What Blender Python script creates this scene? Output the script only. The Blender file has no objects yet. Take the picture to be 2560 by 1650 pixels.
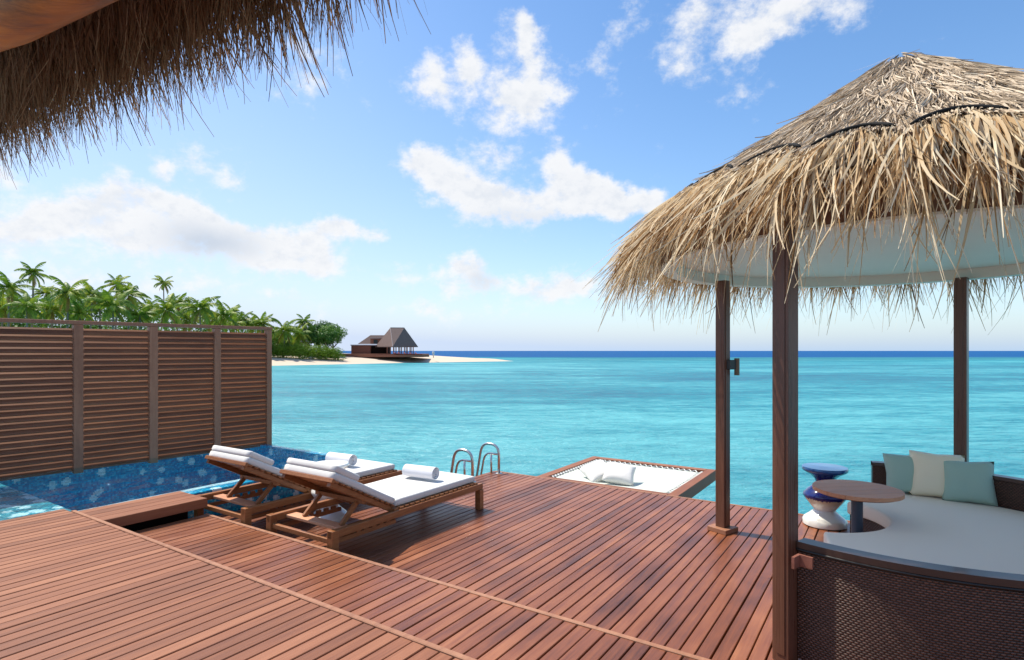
import bpy, math, random
import numpy as np
from mathutils import Vector, Matrix, Euler
random.seed(7)
RNG = np.random.default_rng(7)
R = math.radians
SC = bpy.context.scene
COL = SC.collection

# ------------------------------------------------------------------ camera, sky, sun, exposure
cam_d = bpy.data.cameras.new('camera'); cam = bpy.data.objects.new('camera', cam_d); COL.objects.link(cam)
cam.location = (0, 0, 1.7); cam.rotation_euler = (R(90), 0, 0)
cam_d.sensor_width = 36; cam_d.lens = 36 * 1430 / 2560; cam_d.shift_y = 52 / 2560
cam_d.clip_start = 0.05; cam_d.clip_end = 60000
SC.camera = cam
SC.view_settings.view_transform = 'Standard'; SC.view_settings.look = 'None'
SC.view_settings.gamma = 1.0; SC.view_settings.use_curve_mapping = False
SC.view_settings.exposure = 0.65
SC.cycles.max_bounces = 8; SC.cycles.transparent_max_bounces = 16

DECK_A = R(33.5)                     # planks run 33.5 degrees to the right of straight ahead
DS, DC = math.sin(DECK_A), math.cos(DECK_A)
DECK_ROT = R(90) - DECK_A
SUN_AZ = (-0.86, 0.51)               # direction towards the sun on the ground
SUN_EL = R(59)
SKY_STRENGTH = 0.13
n_ = math.hypot(*SUN_AZ)
sun_dir = Vector((SUN_AZ[0] / n_ * math.cos(SUN_EL), SUN_AZ[1] / n_ * math.cos(SUN_EL), math.sin(SUN_EL)))
sun_d = bpy.data.lights.new('sun', 'SUN'); sun = bpy.data.objects.new('sun', sun_d); COL.objects.link(sun)
sun_d.energy = 3.9; sun_d.angle = R(0.53); sun_d.color = (1.0, 0.93, 0.80)
sun.rotation_euler = (-sun_dir).to_track_quat('-Z', 'Y').to_euler(); sun.location = (-30, 20, 50)

class NT:
    """small helper to write node trees"""
    def __init__(s, tree): s.t = tree; s.n = tree.nodes; s.l = tree.links
    def new(s, typ, **kw):
        nd = s.n.new(typ)
        for k, v in kw.items():
            if k.startswith('i_'):
                key = k[2:]
                key = int(key) if key.isdigit() else key.replace('__', ' ')
                s.set(nd.inputs[key], v)
            else: setattr(nd, k, v)
        return nd
    def set(s, sock, v):
        if hasattr(v, 'is_output'): s.l.new(v, sock)
        elif hasattr(v, 'outputs'): s.l.new(v.outputs[0], sock)
        else:
            if isinstance(v, tuple) and len(v) == 3 and sock.type == 'RGBA': v = (*v, 1)
            sock.default_value = v
    def math(s, op, a, b=None, c=None, clamp=False):
        nd = s.n.new('ShaderNodeMath'); nd.operation = op; nd.use_clamp = clamp
        s.set(nd.inputs[0], a)
        if b is not None: s.set(nd.inputs[1], b)
        if c is not None: s.set(nd.inputs[2], c)
        return nd.outputs[0]
    def vmath(s, op, a, b=None, out=0):
        nd = s.n.new('ShaderNodeVectorMath'); nd.operation = op
        s.set(nd.inputs[0], a)
        if b is not None: s.set(nd.inputs[1], b)
        return nd.outputs[out]
    def noise(s, vec, scale, detail=4, rough=0.5, dist=0.0, out=0):
        nd = s.n.new('ShaderNodeTexNoise')
        if vec is not None: s.set(nd.inputs['Vector'], vec)
        nd.inputs['Scale'].default_value = scale; nd.inputs['Detail'].default_value = detail
        nd.inputs['Roughness'].default_value = rough; nd.inputs['Distortion'].default_value = dist
        return nd.outputs[out]
    def mix(s, f, a, b, blend='MIX'):
        nd = s.n.new('ShaderNodeMix'); nd.data_type = 'RGBA'; nd.blend_type = blend
        s.set(nd.inputs[0], f); s.set(nd.inputs[6], a); s.set(nd.inputs[7], b)
        return nd.outputs[2]
    def smooth(s, x, lo, hi, a=0.0, b=1.0):
        nd = s.n.new('ShaderNodeMapRange'); nd.interpolation_type = 'SMOOTHSTEP'
        s.set(nd.inputs[0], x); s.set(nd.inputs[1], lo); s.set(nd.inputs[2], hi)
        nd.inputs[3].default_value = a; nd.inputs[4].default_value = b
        return nd.outputs[0]
    def ramp(s, f, stops, interp='LINEAR'):
        nd = s.n.new('ShaderNodeValToRGB'); r = nd.color_ramp; r.interpolation = interp
        while len(r.elements) < len(stops): r.elements.new(0.5)
        for e, (p, c) in zip(r.elements, stops): e.position = p; e.color = (*c, 1)
        s.set(nd.inputs[0], f); return nd.outputs[0]
    def mapping(s, vec, scale=(1, 1, 1), loc=(0, 0, 0), rot=(0, 0, 0)):
        nd = s.n.new('ShaderNodeMapping'); s.set(nd.inputs[0], vec)
        nd.inputs['Scale'].default_value = scale; nd.inputs['Location'].default_value = loc
        nd.inputs['Rotation'].default_value = rot
        return nd.outputs[0]
    def bump(s, h, strength=0.3, dist=0.01, normal=None):
        nd = s.n.new('ShaderNodeBump'); s.set(nd.inputs['Height'], h)
        nd.inputs['Strength'].default_value = strength; nd.inputs['Distance'].default_value = dist
        if normal is not None: s.set(nd.inputs['Normal'], normal)
        return nd.outputs[0]

# ---- world: sky plus fair-weather clouds laid out by azimuth and elevation
world = bpy.data.worlds.new('World'); SC.world = world; world.use_nodes = True
w = NT(world.node_tree); w.n.clear()
sky = w.new('ShaderNodeTexSky'); sky.sky_type = 'NISHITA'; sky.sun_disc = False
sky.sun_elevation = SUN_EL; sky.sun_rotation = math.atan2(SUN_AZ[0], SUN_AZ[1])
sky.air_density = 1.0; sky.dust_density = 0.6; sky.ozone_density = 1.6
geo = w.new('ShaderNodeTexCoord')
dirv = w.vmath('NORMALIZE', geo.outputs['Generated'])
sep = w.new('ShaderNodeSeparateXYZ'); w.set(sep.inputs[0], dirv)
az = w.math('ARCTAN2', sep.outputs[0], sep.outputs[1])
el = w.math('ARCSINE', sep.outputs[2])
comb = w.new('ShaderNodeCombineXYZ'); w.set(comb.inputs[0], az); w.set(comb.inputs[1], el)
ae = comb.outputs[0]
warp1 = w.noise(dirv, 7.0, 6, 0.58, 0.0, out=1)
warp = w.vmath('MULTIPLY', w.vmath('SUBTRACT', warp1, (0.5, 0.5, 0.5)), (0.15, 0.12, 0.0))
aew = w.vmath('ADD', ae, warp)
# tangent-plane centre, radii (in units of 1/1430 of the forward distance) and weight of each puff
PUFFS = [(20,590,90,50,1),(130,560,60,35,.8),(240,535,110,55,1),(350,520,110,55,1),(450,545,110,55,1),(560,575,100,42,1),(640,605,80,35,.9),
 (740,610,85,45,1),(690,655,110,28,.8),(330,600,160,60,.7),(840,575,75,24,.9),(440,415,42,24,.8),(545,420,50,28,.8),(20,430,50,55,1),(800,640,60,20,.5),
 (1060,420,52,38,1),(1120,470,70,44,1),(1215,508,80,42,1),(1320,525,95,38,1),(1425,485,70,55,1),(1385,415,48,34,1),(1480,515,90,42,1),(1555,505,70,40,.9),(1635,520,55,26,.8),
 (1152,140,36,46,.7),(1183,190,30,40,.65),(1304,250,90,54,.85),(1350,200,52,52,.7),(1315,55,34,40,.7),(1338,110,26,55,.7),(1250,120,34,50,.45),(1450,150,55,34,.5),
 (1505,205,45,45,.5),(1055,205,48,45,.8),(1080,258,70,50,.5),(1243,385,56,38,.8),(1160,370,40,40,.4),(1392,363,50,28,.45),(935,580,34,16,.6),(955,430,30,24,.5),
 (1767,35,56,52,.62),(1925,40,120,56,.62),(2020,30,140,48,.58),(2140,15,110,40,.5),(1690,105,64,60,.42),(1730,178,84,40,.38),(1861,100,50,44,.6),(1540,45,75,44,.5),(1845,215,50,20,.4),
 (1130,655,50,34,.9),(1178,692,55,34,.8),(1263,715,85,30,.7),(1398,715,75,32,.7),(1440,697,55,30,.7),(1017,690,40,46,.6),(1040,760,50,30,.4),(1200,770,80,20,.35),(1093,756,36,18,.5),(740,735,55,24,.6),(1290,790,160,16,.2),
 (750,170,70,70,.8),(150,690,200,40,.6),(450,720,200,40,.5),(900,760,200,26,.2),(1600,740,120,24,.3),(2000,800,200,22,.2),(650,480,60,20,.2)]
field = None
for (px, py, rx, ry, wt) in PUFFS:
    tx, tz = (px - 1280) / 1430, (877 - py) / 1430
    a = math.atan(tx); e = math.atan(tz * math.cos(a)); k = math.cos(a)
    v = w.vmath('SUBTRACT', aew, (a, e, 0.0))
    v = w.vmath('MULTIPLY', v, (1430 / rx / k ** 2, 1430 / ry / k * 1.04, 0.0))
    ln = w.vmath('DOT_PRODUCT', v, v, out=1)
    g = w.math('MULTIPLY', w.math('EXPONENT', w.math('MULTIPLY', ln, -0.75)), wt)
    field = g if field is None else w.math('ADD', field, g)
field = w.math('MINIMUM', field, 1.25)
general = w.noise(w.vmath('MULTIPLY', dirv, (1, 1, 2.2)), 3.0, 7, 0.55)
# unseen clouds round the rest of the sky, thickened to add neutral fill
side = w.smooth(w.math('ABSOLUTE', az), 0.80, 1.05)
high = w.smooth(el, 0.58, 0.75)
off = w.math('MAXIMUM', side, high)
other = w.math('MULTIPLY', w.smooth(general, 0.46, 0.63), 0.8)
field = w.math('ADD', field, w.math('MULTIPLY', off, other))
def density(fl, shift=None):
    """cloud thickness; sampled a second time nearer the sun to shade the side turned away from it"""
    dv = dirv if shift is None else w.vmath('ADD', dirv, shift)
    f1 = w.noise(w.vmath('MULTIPLY', dv, (1.0, 1.0, 1.35)), 13.0, 10, 0.66)
    f2 = w.noise(w.vmath('MULTIPLY', dv, (1.0, 1.0, 1.5)), 48.0, 6, 0.62)
    dn = w.math('ADD', fl, w.math('MULTIPLY', w.math('SUBTRACT', f1, 0.5), 2.3))
    return w.math('ADD', dn, w.math('MULTIPLY', w.math('SUBTRACT', f2, 0.5), 0.8))
dens = density(field)
dens_s = density(field, (-0.010, 0.004, 0.014))
mask = w.math('MULTIPLY', w.smooth(dens, 0.28, 1.20), 0.97)
relief = w.smooth(w.math('SUBTRACT', dens_s, dens), -0.25, 0.45)
lowfade = w.smooth(el, 0.005, 0.05)
mask = w.math('MULTIPLY', mask, w.math('ADD', w.math('MULTIPLY', lowfade, 0.6), 0.4))
# grey bellies where the cloud is thick
grey = w.math('MULTIPLY', w.smooth(dens, 0.85, 1.6), 0.55)
def belly(px, py, rx, ry):
    tx, tz = (px - 1280) / 1430, (877 - py) / 1430
    a = math.atan(tx); e = math.atan(tz * math.cos(a)); k = math.cos(a)
    v = w.vmath('MULTIPLY', w.vmath('SUBTRACT', w.vmath('ADD', ae, w.vmath('MULTIPLY', warp, (0.5, 0.5, 0))), (a, e, 0.0)), (1430 / rx / k ** 2, 1430 / ry / k, 0.0))
    return w.math('EXPONENT', w.math('MULTIPLY', w.vmath('DOT_PRODUCT', v, v, out=1), -0.9))
bel = w.math('ADD', belly(520, 600, 130, 42), w.math('MULTIPLY', belly(1300, 545, 130, 22), 0.45))
bel = w.math('ADD', bel, w.math('MULTIPLY', belly(1200, 700, 40, 26), 0.6))
bel = w.math('MULTIPLY', bel, 0.95, clamp=True)
cloudc = w.mix(w.math('MAXIMUM', w.math('ADD', w.math('MULTIPLY', grey, 0.25), w.math('MULTIPLY', relief, 0.38)), bel), (4.75, 4.78, 4.85), (3.0, 3.35, 3.9))
skyc = w.new('ShaderNodeHueSaturation'); skyc.inputs['Saturation'].default_value = 1.22; skyc.inputs['Value'].default_value = 1.0
w.set(skyc.inputs['Color'], sky.outputs[0])
# thin white veil low over the sea and towards the sunny side
veil = w.math('ADD', w.math('MULTIPLY', w.math('EXPONENT', w.math('MULTIPLY', el, -6.0)), 0.50), w.math('MULTIPLY', w.math('EXPONENT', w.math('MULTIPLY', w.math('MAXIMUM', el, 0.0), -28.0)), 0.45))
veil = w.math('ADD', veil, w.math('MULTIPLY', w.smooth(az, 0.5, -0.75), w.math('MULTIPLY', w.smooth(el, 0.75, 0.0), 0.50)), clamp=True)
sk2 = w.mix(veil, skyc.outputs[0], w.mix(w.smooth(az, -0.5, 0.7), (3.35, 3.85, 4.8), (2.5, 3.35, 4.5)))
final = w.mix(mask, sk2, cloudc)
bg = w.new('ShaderNodeBackground'); w.set(bg.inputs[0], final); bg.inputs[1].default_value = SKY_STRENGTH
wo = w.new('ShaderNodeOutputWorld'); w.set(wo.inputs[0], bg.outputs[0])

# ------------------------------------------------------------------ materials
def mat(name):
    m = bpy.data.materials.new(name); m.use_nodes = True
    t = NT(m.node_tree); b = t.n['Principled BSDF']
    return m, t, b

def wood(name, c_dark, c_mid, c_light, rough=0.45, spec=0.4, grain=(1.2, 16, 16), vary=0.5, blotch=0.25, bump=0.25, coords='Object'):
    m, t, b = mat(name)
    tc = t.new('ShaderNodeTexCoord'); oi = t.new('ShaderNodeObjectInfo'); ge = t.new('ShaderNodeNewGeometry')
    rnd = oi.outputs['Random']
    off = t.new('ShaderNodeCombineXYZ'); t.set(off.inputs[0], t.math('MULTIPLY', rnd, 53.0)); t.set(off.inputs[1], t.math('MULTIPLY', rnd, 31.0)); t.set(off.inputs[2], t.math('MULTIPLY', rnd, 17.0))
    v = t.vmath('ADD', t.mapping(tc.outputs[coords], grain), off.outputs[0])
    n1 = t.noise(v, 1.6, 5, 0.6, 0.6)
    n2 = t.noise(t.vmath('MULTIPLY', v, (1.0, 3.5, 3.5)), 4.0, 4, 0.6)
    big = t.noise(ge.outputs['Position'], 1.7, 3, 0.5)
    f = t.math('ADD', t.math('MULTIPLY', n1, 0.65), t.math('MULTIPLY', n2, 0.35))
    f = t.math('ADD', f, t.math('MULTIPLY', t.math('SUBTRACT', rnd, 0.5), vary))
    f = t.math('ADD', f, t.math('MULTIPLY', t.math('SUBTRACT', big, 0.5), blotch), clamp=True)
    c = t.ramp(f, [(0.18, c_dark), (0.5, c_mid), (0.82, c_light)])
    t.set(b.inputs['Base Color'], c)
    t.set(b.inputs['Roughness'], t.smooth(n1, 0.2, 0.8, rough - 0.08, rough + 0.12))
    b.inputs['Specular IOR Level'].default_value = spec
    t.set(b.inputs['Normal'], t.bump(n2, bump, 0.002))
    return m

def plain(name, c, rough=0.6, spec=0.4, metal=0.0, nscale=30, namp=0.12, bump=0.1, coat=0.0):
    m, t, b = mat(name)
    tc = t.new('ShaderNodeTexCoord')
    n = t.noise(tc.outputs['Object'], nscale, 4, 0.6)
    c2 = tuple(min(1, x * (1 + namp)) for x in c); c1 = tuple(x * (1 - namp) for x in c)
    t.set(b.inputs['Base Color'], t.mix(n, c1, c2))
    b.inputs['Roughness'].default_value = rough; b.inputs['Specular IOR Level'].default_value = spec
    b.inputs['Metallic'].default_value = metal; b.inputs['Coat Weight'].default_value = coat; b.inputs['Coat Roughness'].default_value = 0.06
    if bump: t.set(b.inputs['Normal'], t.bump(n, bump, 0.003))
    return m

def cloth(name, c, wrinkle=0.35):
    m, t, b = mat(name)
    tc = t.new('ShaderNodeTexCoord')
    n = t.noise(tc.outputs['Object'], 5.0, 4, 0.55, 0.4)
    weave = t.noise(tc.outputs['Object'], 420.0, 2, 0.5)
    c1 = tuple(x * 0.94 for x in c)
    t.set(b.inputs['Base Color'], t.mix(weave, c1, c))
    b.inputs['Roughness'].default_value = 0.9; b.inputs['Specular IOR Level'].default_value = 0.15
    b.inputs['Sheen Weight'].default_value = 0.15
    h = t.math('ADD', n, t.math('MULTIPLY', weave, 0.03))
    t.set(b.inputs['Normal'], t.bump(h, wrinkle, 0.02))
    return m

def thatch_mat(name, stops, transl=0.3):
    m, t, b = mat(name)
    at = t.new('ShaderNodeAttribute'); at.attribute_name = 'tint'
    tc = t.new('ShaderNodeTexCoord')
    n = t.noise(tc.outputs['Object'], 9.0, 3, 0.6)
    f = t.math('ADD', at.outputs['Fac'], t.math('MULTIPLY', t.math('SUBTRACT', n, 0.5), 0.35), clamp=True)
    c = t.ramp(f, stops)
    t.set(b.inputs['Base Color'], c); b.inputs['Roughness'].default_value = 0.75; b.inputs['Specular IOR Level'].default_value = 0.25
    tr = t.new('ShaderNodeBsdfTranslucent'); t.set(tr.inputs[0], c)
    mx = t.new('ShaderNodeMixShader'); mx.inputs[0].default_value = transl
    t.set(mx.inputs[1], b.outputs[0]); t.set(mx.inputs[2], tr.outputs[0])
    t.set(t.n['Material Output'].inputs[0], mx.outputs[0])
    return m

def leaf_mat(name, c1, c2, c3, transl=0.35):
    m, t, b = mat(name)
    oi = t.new('ShaderNodeObjectInfo'); tc = t.new('ShaderNodeTexCoord')
    at = t.new('ShaderNodeAttribute'); at.attribute_name = 'tint'
    n = t.noise(tc.outputs['Object'], 0.8, 3, 0.6)
    f = t.math('ADD', t.math('MULTIPLY', oi.outputs['Random'], 0.45), t.math('MULTIPLY', at.outputs['Fac'], 0.35))
    f = t.math('ADD', f, t.math('MULTIPLY', n, 0.25), clamp=True)
    c = t.ramp(f, [(0.15, c1), (0.55, c2), (0.95, c3)])
    t.set(b.inputs['Base Color'], c); b.inputs['Roughness'].default_value = 0.5; b.inputs['Specular IOR Level'].default_value = 0.35
    tr = t.new('ShaderNodeBsdfTranslucent'); t.set(tr.inputs[0], c)
    mx = t.new('ShaderNodeMixShader'); mx.inputs[0].default_value = transl
    t.set(mx.inputs[1], b.outputs[0]); t.set(mx.inputs[2], tr.outputs[0])
    t.set(t.n['Material Output'].inputs[0], mx.outputs[0])
    return m

def mosaic_mat(name, stops, size=0.02, rough=0.15, motif=0.0):
    m, t, b = mat(name)
    tc = t.new('ShaderNodeTexCoord')
    p = t.vmath('MULTIPLY', t.vmath('ADD', tc.outputs['Object'], (50.003, 50.003, 50.003)), (1 / size,) * 3)
    cell = t.vmath('FLOOR', p); fr = t.vmath('FRACTION', p)
    wn = t.new('ShaderNodeTexWhiteNoise'); wn.noise_dimensions = '3D'; t.set(wn.inputs['Vector'], cell)
    cloudy = t.noise(tc.outputs['Object'], 1.3, 3, 0.5)
    f = t.math('ADD', t.math('MULTIPLY', wn.outputs['Value'], 0.75), t.math('MULTIPLY', cloudy, 0.25))
    c = t.ramp(f, stops)
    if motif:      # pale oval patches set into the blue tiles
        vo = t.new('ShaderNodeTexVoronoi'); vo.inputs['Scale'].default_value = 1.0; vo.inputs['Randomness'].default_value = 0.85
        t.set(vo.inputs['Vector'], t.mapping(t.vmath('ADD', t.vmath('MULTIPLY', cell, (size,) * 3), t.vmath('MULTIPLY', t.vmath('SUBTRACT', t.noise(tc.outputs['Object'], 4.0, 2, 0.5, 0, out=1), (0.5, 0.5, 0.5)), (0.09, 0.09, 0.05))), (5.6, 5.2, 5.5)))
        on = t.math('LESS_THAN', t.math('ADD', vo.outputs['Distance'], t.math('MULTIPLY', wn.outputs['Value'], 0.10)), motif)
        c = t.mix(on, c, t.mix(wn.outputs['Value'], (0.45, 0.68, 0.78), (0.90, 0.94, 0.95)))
    t.set(b.inputs['Base Color'], c)
    b.inputs['Roughness'].default_value = rough; b.inputs['Specular IOR Level'].default_value = 0.5
    return m

M = {}
M['deck'] = wood('reddish hardwood decking', (0.085, 0.026, 0.011), (0.220, 0.070, 0.028), (0.35, 0.132, 0.058), 0.37, 0.5, (0.9, 13, 13), 0.30, 0.75, 0.3)
M['deck_up'] = wood('weathered hardwood decking', (0.14, 0.048, 0.023), (0.255, 0.094, 0.045), (0.355, 0.148, 0.076), 0.55, 0.35, (0.9, 13, 13), 0.36, 0.3, 0.3)
M['edge'] = wood('pale sun bleached edge board', (0.20, 0.085, 0.046), (0.32, 0.145, 0.08), (0.42, 0.21, 0.125), 0.5, 0.35, (1.0, 12, 12), 0.2, 0.5, 0.2)
M['under'] = plain('near black shade backing', (0.02, 0.011, 0.008), 0.9, 0.1)  # near black: shade of the void under the boards put into the colour
M['teak'] = wood('oiled teak', (0.13, 0.045, 0.014), (0.28, 0.105, 0.036), (0.44, 0.19, 0.072), 0.38, 0.45, (3, 30, 30), 0.25, 0.2, 0.2)
M['teak_lt'] = wood('brushed teak table slats', (0.40, 0.17, 0.085), (0.60, 0.28, 0.15), (0.75, 0.40, 0.23), 0.5, 0.4, (3, 40, 40), 0.25, 0.2, 0.2)
M['screen'] = wood('brown stained slat', (0.12, 0.043, 0.022), (0.215, 0.082, 0.041), (0.31, 0.125, 0.058), 0.5, 0.3, (1.5, 22, 22), 0.25, 0.3, 0.25)
M['screen_fr'] = wood('brown stained screen frame', (0.22, 0.085, 0.045), (0.34, 0.140, 0.076), (0.43, 0.19, 0.105), 0.5, 0.4, (12, 12, 1.4), 0.2, 0.3, 0.25)
M['post'] = wood('dark glossy post wood', (0.06, 0.026, 0.016), (0.125, 0.053, 0.032), (0.19, 0.085, 0.050), 0.30, 0.5, (26, 26, 0.9), 0.15, 0.4, 0.1)
M['fascia'] = plain('brown painted fascia', (0.20, 0.115, 0.075), 0.6, 0.3)
M['ceil'] = plain('pale grey green painted ceiling', (0.80, 0.80, 0.70), 0.5, 0.3, nscale=3, namp=0.03, bump=0)
M['bracket'] = wood('reddish bracket wood', (0.2, 0.075, 0.05), (0.30, 0.12, 0.085), (0.36, 0.15, 0.11), 0.5, 0.3)
M['white_cloth'] = cloth('white outdoor cloth', (0.72, 0.70, 0.665))
M['cream_cloth'] = cloth('off white seat cloth', (0.95, 0.85, 0.70), 0.2)
M['pillow_cream'] = cloth('cream cushion cloth', (0.92, 0.82, 0.60))
M['pillow_green'] = cloth('sea green cushion cloth', (0.38, 0.54, 0.45))
M['towel'] = cloth('white towelling', (0.74, 0.74, 0.77), 0.6)
M['net'] = cloth('white hammock net cloth', (0.60, 0.64, 0.57), 0.15)
M['rope'] = plain('black rope', (0.012, 0.012, 0.013), 0.8, 0.2)
M['rope_w'] = plain('white lacing rope', (0.75, 0.74, 0.7), 0.8, 0.2)
M['steel'] = plain('brushed stainless steel', (0.62, 0.60, 0.56), 0.25, 0.5, 0.95, bump=0.02)
M['slate'] = plain('slate blue painted steel', (0.045, 0.07, 0.10), 0.4, 0.5, bump=0)
M['black'] = plain('black metal', (0.015, 0.014, 0.014), 0.4, 0.5)
M['bronze'] = plain('bronze lamp metal', (0.16, 0.11, 0.075), 0.4, 0.5, 0.4)
M['cap'] = plain('dark glossy cap board', (0.06, 0.035, 0.026), 0.34, 0.5, coat=0.15, bump=0.03)
M['ceramic'] = plain('white glazed ceramic', (0.78, 0.77, 0.72), 0.18, 0.5, nscale=8, namp=0.03, bump=0.02, coat=0.6)
M['shell'] = plain('thatch backing', (0.035, 0.024, 0.016), 0.95, 0.1)
M['log'] = wood('varnished orange log', (0.10, 0.035, 0.008), (0.42, 0.155, 0.028), (0.66, 0.30, 0.07), 0.36, 0.4, (3.0, 14, 14), 0.1, 1.2, 0.3)
M['thatch'] = thatch_mat('sun bleached thatch skirt', [(0.0, (0.16, 0.08, 0.03)), (0.28, (0.42, 0.24, 0.10)), (0.55, (0.62, 0.45, 0.26)), (1.0, (0.86, 0.74, 0.54))], 0.34)
M['thatch_cap'] = thatch_mat('grey weathered thatch cap', [(0.0, (0.11, 0.078, 0.05)), (0.30, (0.38, 0.29, 0.20)), (0.6, (0.60, 0.48, 0.35)), (1.0, (0.80, 0.67, 0.51))], 0.15)
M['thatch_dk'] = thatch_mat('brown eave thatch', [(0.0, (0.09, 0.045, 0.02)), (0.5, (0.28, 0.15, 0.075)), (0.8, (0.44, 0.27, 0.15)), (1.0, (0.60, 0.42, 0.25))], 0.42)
M['palm'] = leaf_mat('palm leaf', (0.06, 0.14, 0.012), (0.19, 0.30, 0.026), (0.46, 0.46, 0.05))
M['leaf'] = leaf_mat('dark broad leaf', (0.026, 0.095, 0.012), (0.085, 0.205, 0.025), (0.21, 0.36, 0.05), 0.25)
M['bush'] = leaf_mat('bright shore bush leaf', (0.07, 0.14, 0.008), (0.15, 0.25, 0.014), (0.26, 0.38, 0.03), 0.3)
M['palm_dry'] = leaf_mat('dry palm leaf', (0.12, 0.15, 0.02), (0.30, 0.24, 0.05), (0.34, 0.20, 0.07))
M['bark'] = plain('grey palm bark', (0.22, 0.19, 0.15), 0.9, 0.1, nscale=4, namp=0.35)
M['sand'] = plain('pale coral sand', (0.60, 0.50, 0.395), 0.95, 0.1, nscale=0.2, namp=0.05)
M['hut_roof'] = wood('grey brown shingle roof', (0.11, 0.074, 0.066), (0.165, 0.115, 0.102), (0.22, 0.158, 0.14), 0.8, 0.2, (6, 6, 0.6), 0.2, 0.2, 0.2)
M['hut_wall'] = plain('red brown boarded wall', (0.24, 0.095, 0.058), 0.7, 0.3, nscale=2, namp=0.2)
M['hut_trim'] = plain('pale roof trim', (0.40, 0.33, 0.32), 0.7, 0.3)
M['maroon'] = cloth('maroon lounger cloth', (0.26, 0.055, 0.07))
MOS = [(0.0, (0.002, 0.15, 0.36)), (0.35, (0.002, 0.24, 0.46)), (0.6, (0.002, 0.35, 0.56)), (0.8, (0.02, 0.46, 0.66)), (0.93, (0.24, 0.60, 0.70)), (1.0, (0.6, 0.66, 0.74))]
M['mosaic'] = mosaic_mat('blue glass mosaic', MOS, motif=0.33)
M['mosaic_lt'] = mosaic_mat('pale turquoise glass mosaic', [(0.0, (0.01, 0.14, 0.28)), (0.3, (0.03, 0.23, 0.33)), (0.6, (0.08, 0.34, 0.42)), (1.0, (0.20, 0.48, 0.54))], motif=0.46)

M['ledge'] = mosaic_mat('ledge tiles with edge glint in colour', [(0.0, (0.45, 0.60, 0.70)), (0.5, (0.72, 0.78, 0.82)), (1.0, (0.85, 0.87, 0.88))])  # paleness stands in for the sunlit glint along the wet pool edge

# drip glazed stool
m, t, b = mat('blue drip glaze over white ceramic'); M['glaze'] = m
tc = t.new('ShaderNodeTexCoord'); sp = t.new('ShaderNodeSeparateXYZ'); t.set(sp.inputs[0], tc.outputs['Object'])
dr = t.noise(t.mapping(tc.outputs['Object'], (60, 60, 6)), 1.0, 3, 0.6)
lim = t.math('ADD', 0.268, t.math('MULTIPLY', t.math('SUBTRACT', dr, 0.5), -0.05))
isblue = t.smooth(t.math('SUBTRACT', sp.outputs[2], lim), -0.003, 0.003)
bl = t.mix(t.smooth(sp.outputs[2], 0.50, 0.56), (0.006, 0.012, 0.13), (0.008, 0.09, 0.28))
pale = t.smooth(t.math('SUBTRACT', sp.outputs[2], lim), -0.10, -0.004)
bottom = t.mix(pale, (0.78, 0.76, 0.70), (0.60, 0.53, 0.40))
t.set(b.inputs['Base Color'], t.mix(isblue, bottom, bl))
b.inputs['Roughness'].default_value = 0.12; b.inputs['Coat Weight'].default_value = 0.7; b.inputs['Coat Roughness'].default_value = 0.05

# wicker, on the mesh's own UV (metres along, metres up)
m, t, b = mat('dark woven wicker'); M['wicker'] = m
uv = t.new('ShaderNodeTexCoord'); s2 = t.new('ShaderNodeSeparateXYZ'); t.set(s2.inputs[0], uv.outputs['UV'])
U = t.math('MULTIPLY', s2.outputs[0], 1 / 0.024); V = t.math('MULTIPLY', s2.outputs[1], 1 / 0.0125)
row = t.math('FLOOR', V)
Us = t.math('ADD', U, t.math('MULTIPLY', t.math('MODULO', row, 2.0), 0.5))
fu = t.math('SUBTRACT', t.math('FRACT', Us), 0.5); fv = t.math('SUBTRACT', t.math('FRACT', V), 0.5)
hu = t.math('SUBTRACT', 1.0, t.math('POWER', t.math('MULTIPLY', t.math('ABSOLUTE', fu), 2.0), 2.0))
hv = t.math('SUBTRACT', 1.0, t.math('POWER', t.math('MULTIPLY', t.math('ABSOLUTE', fv), 2.0), 2.0))
h = t.math('MULTIPLY', hu, hv)
wn = t.new('ShaderNodeTexWhiteNoise'); cc = t.new('ShaderNodeCombineXYZ'); t.set(cc.inputs[0], t.math('FLOOR', Us)); t.set(cc.inputs[1], row); t.set(wn.inputs['Vector'], cc.outputs[0])
colr = t.mix(t.math('MULTIPLY', h, t.math('ADD', t.math('MULTIPLY', wn.outputs['Value'], 0.5), 0.6), clamp=True), (0.008, 0.005, 0.004), (0.17, 0.076, 0.047))
t.set(b.inputs['Base Color'], colr); b.inputs['Roughness'].default_value = 0.42; b.inputs['Specular IOR Level'].default_value = 0.5
t.set(b.inputs['Normal'], t.bump(h, 0.8, 0.006))

# sea
m, t, b = mat('lagoon water'); M['sea'] = m
ge = t.new('ShaderNodeNewGeometry'); P = ge.outputs['Position']
sp = t.new('ShaderNodeSeparateXYZ'); t.set(sp.inputs[0], P)
patch = t.noise(t.mapping(P, (0.012, 0.03, 1)), 1.0, 4, 0.55)
patch2 = t.noise(t.mapping(P, (0.08, 0.22, 1)), 1.0, 5, 0.6)
wave_streaks = t.noise(t.mapping(P, (0.8, 2.6, 1)), 1.0, 5, 0.66)  # fine wave streaks and sparkle painted into the water colour
sand_and_streaks = t.math('ADD', t.math('MULTIPLY', patch, 0.35), t.math('ADD', t.math('MULTIPLY', patch2, 0.34), t.math('MULTIPLY', wave_streaks, 0.36)))
shallow = t.ramp(sand_and_streaks, [(0.38, (0.005, 0.115, 0.19)), (0.50, (0.014, 0.245, 0.305)), (0.62, (0.11, 0.45, 0.485))])
near = t.smooth(sp.outputs[1], 5.0, 30.0)
shallow = t.mix(near, t.mix(0.35, shallow, (0.012, 0.13, 0.19)), shallow)
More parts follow.
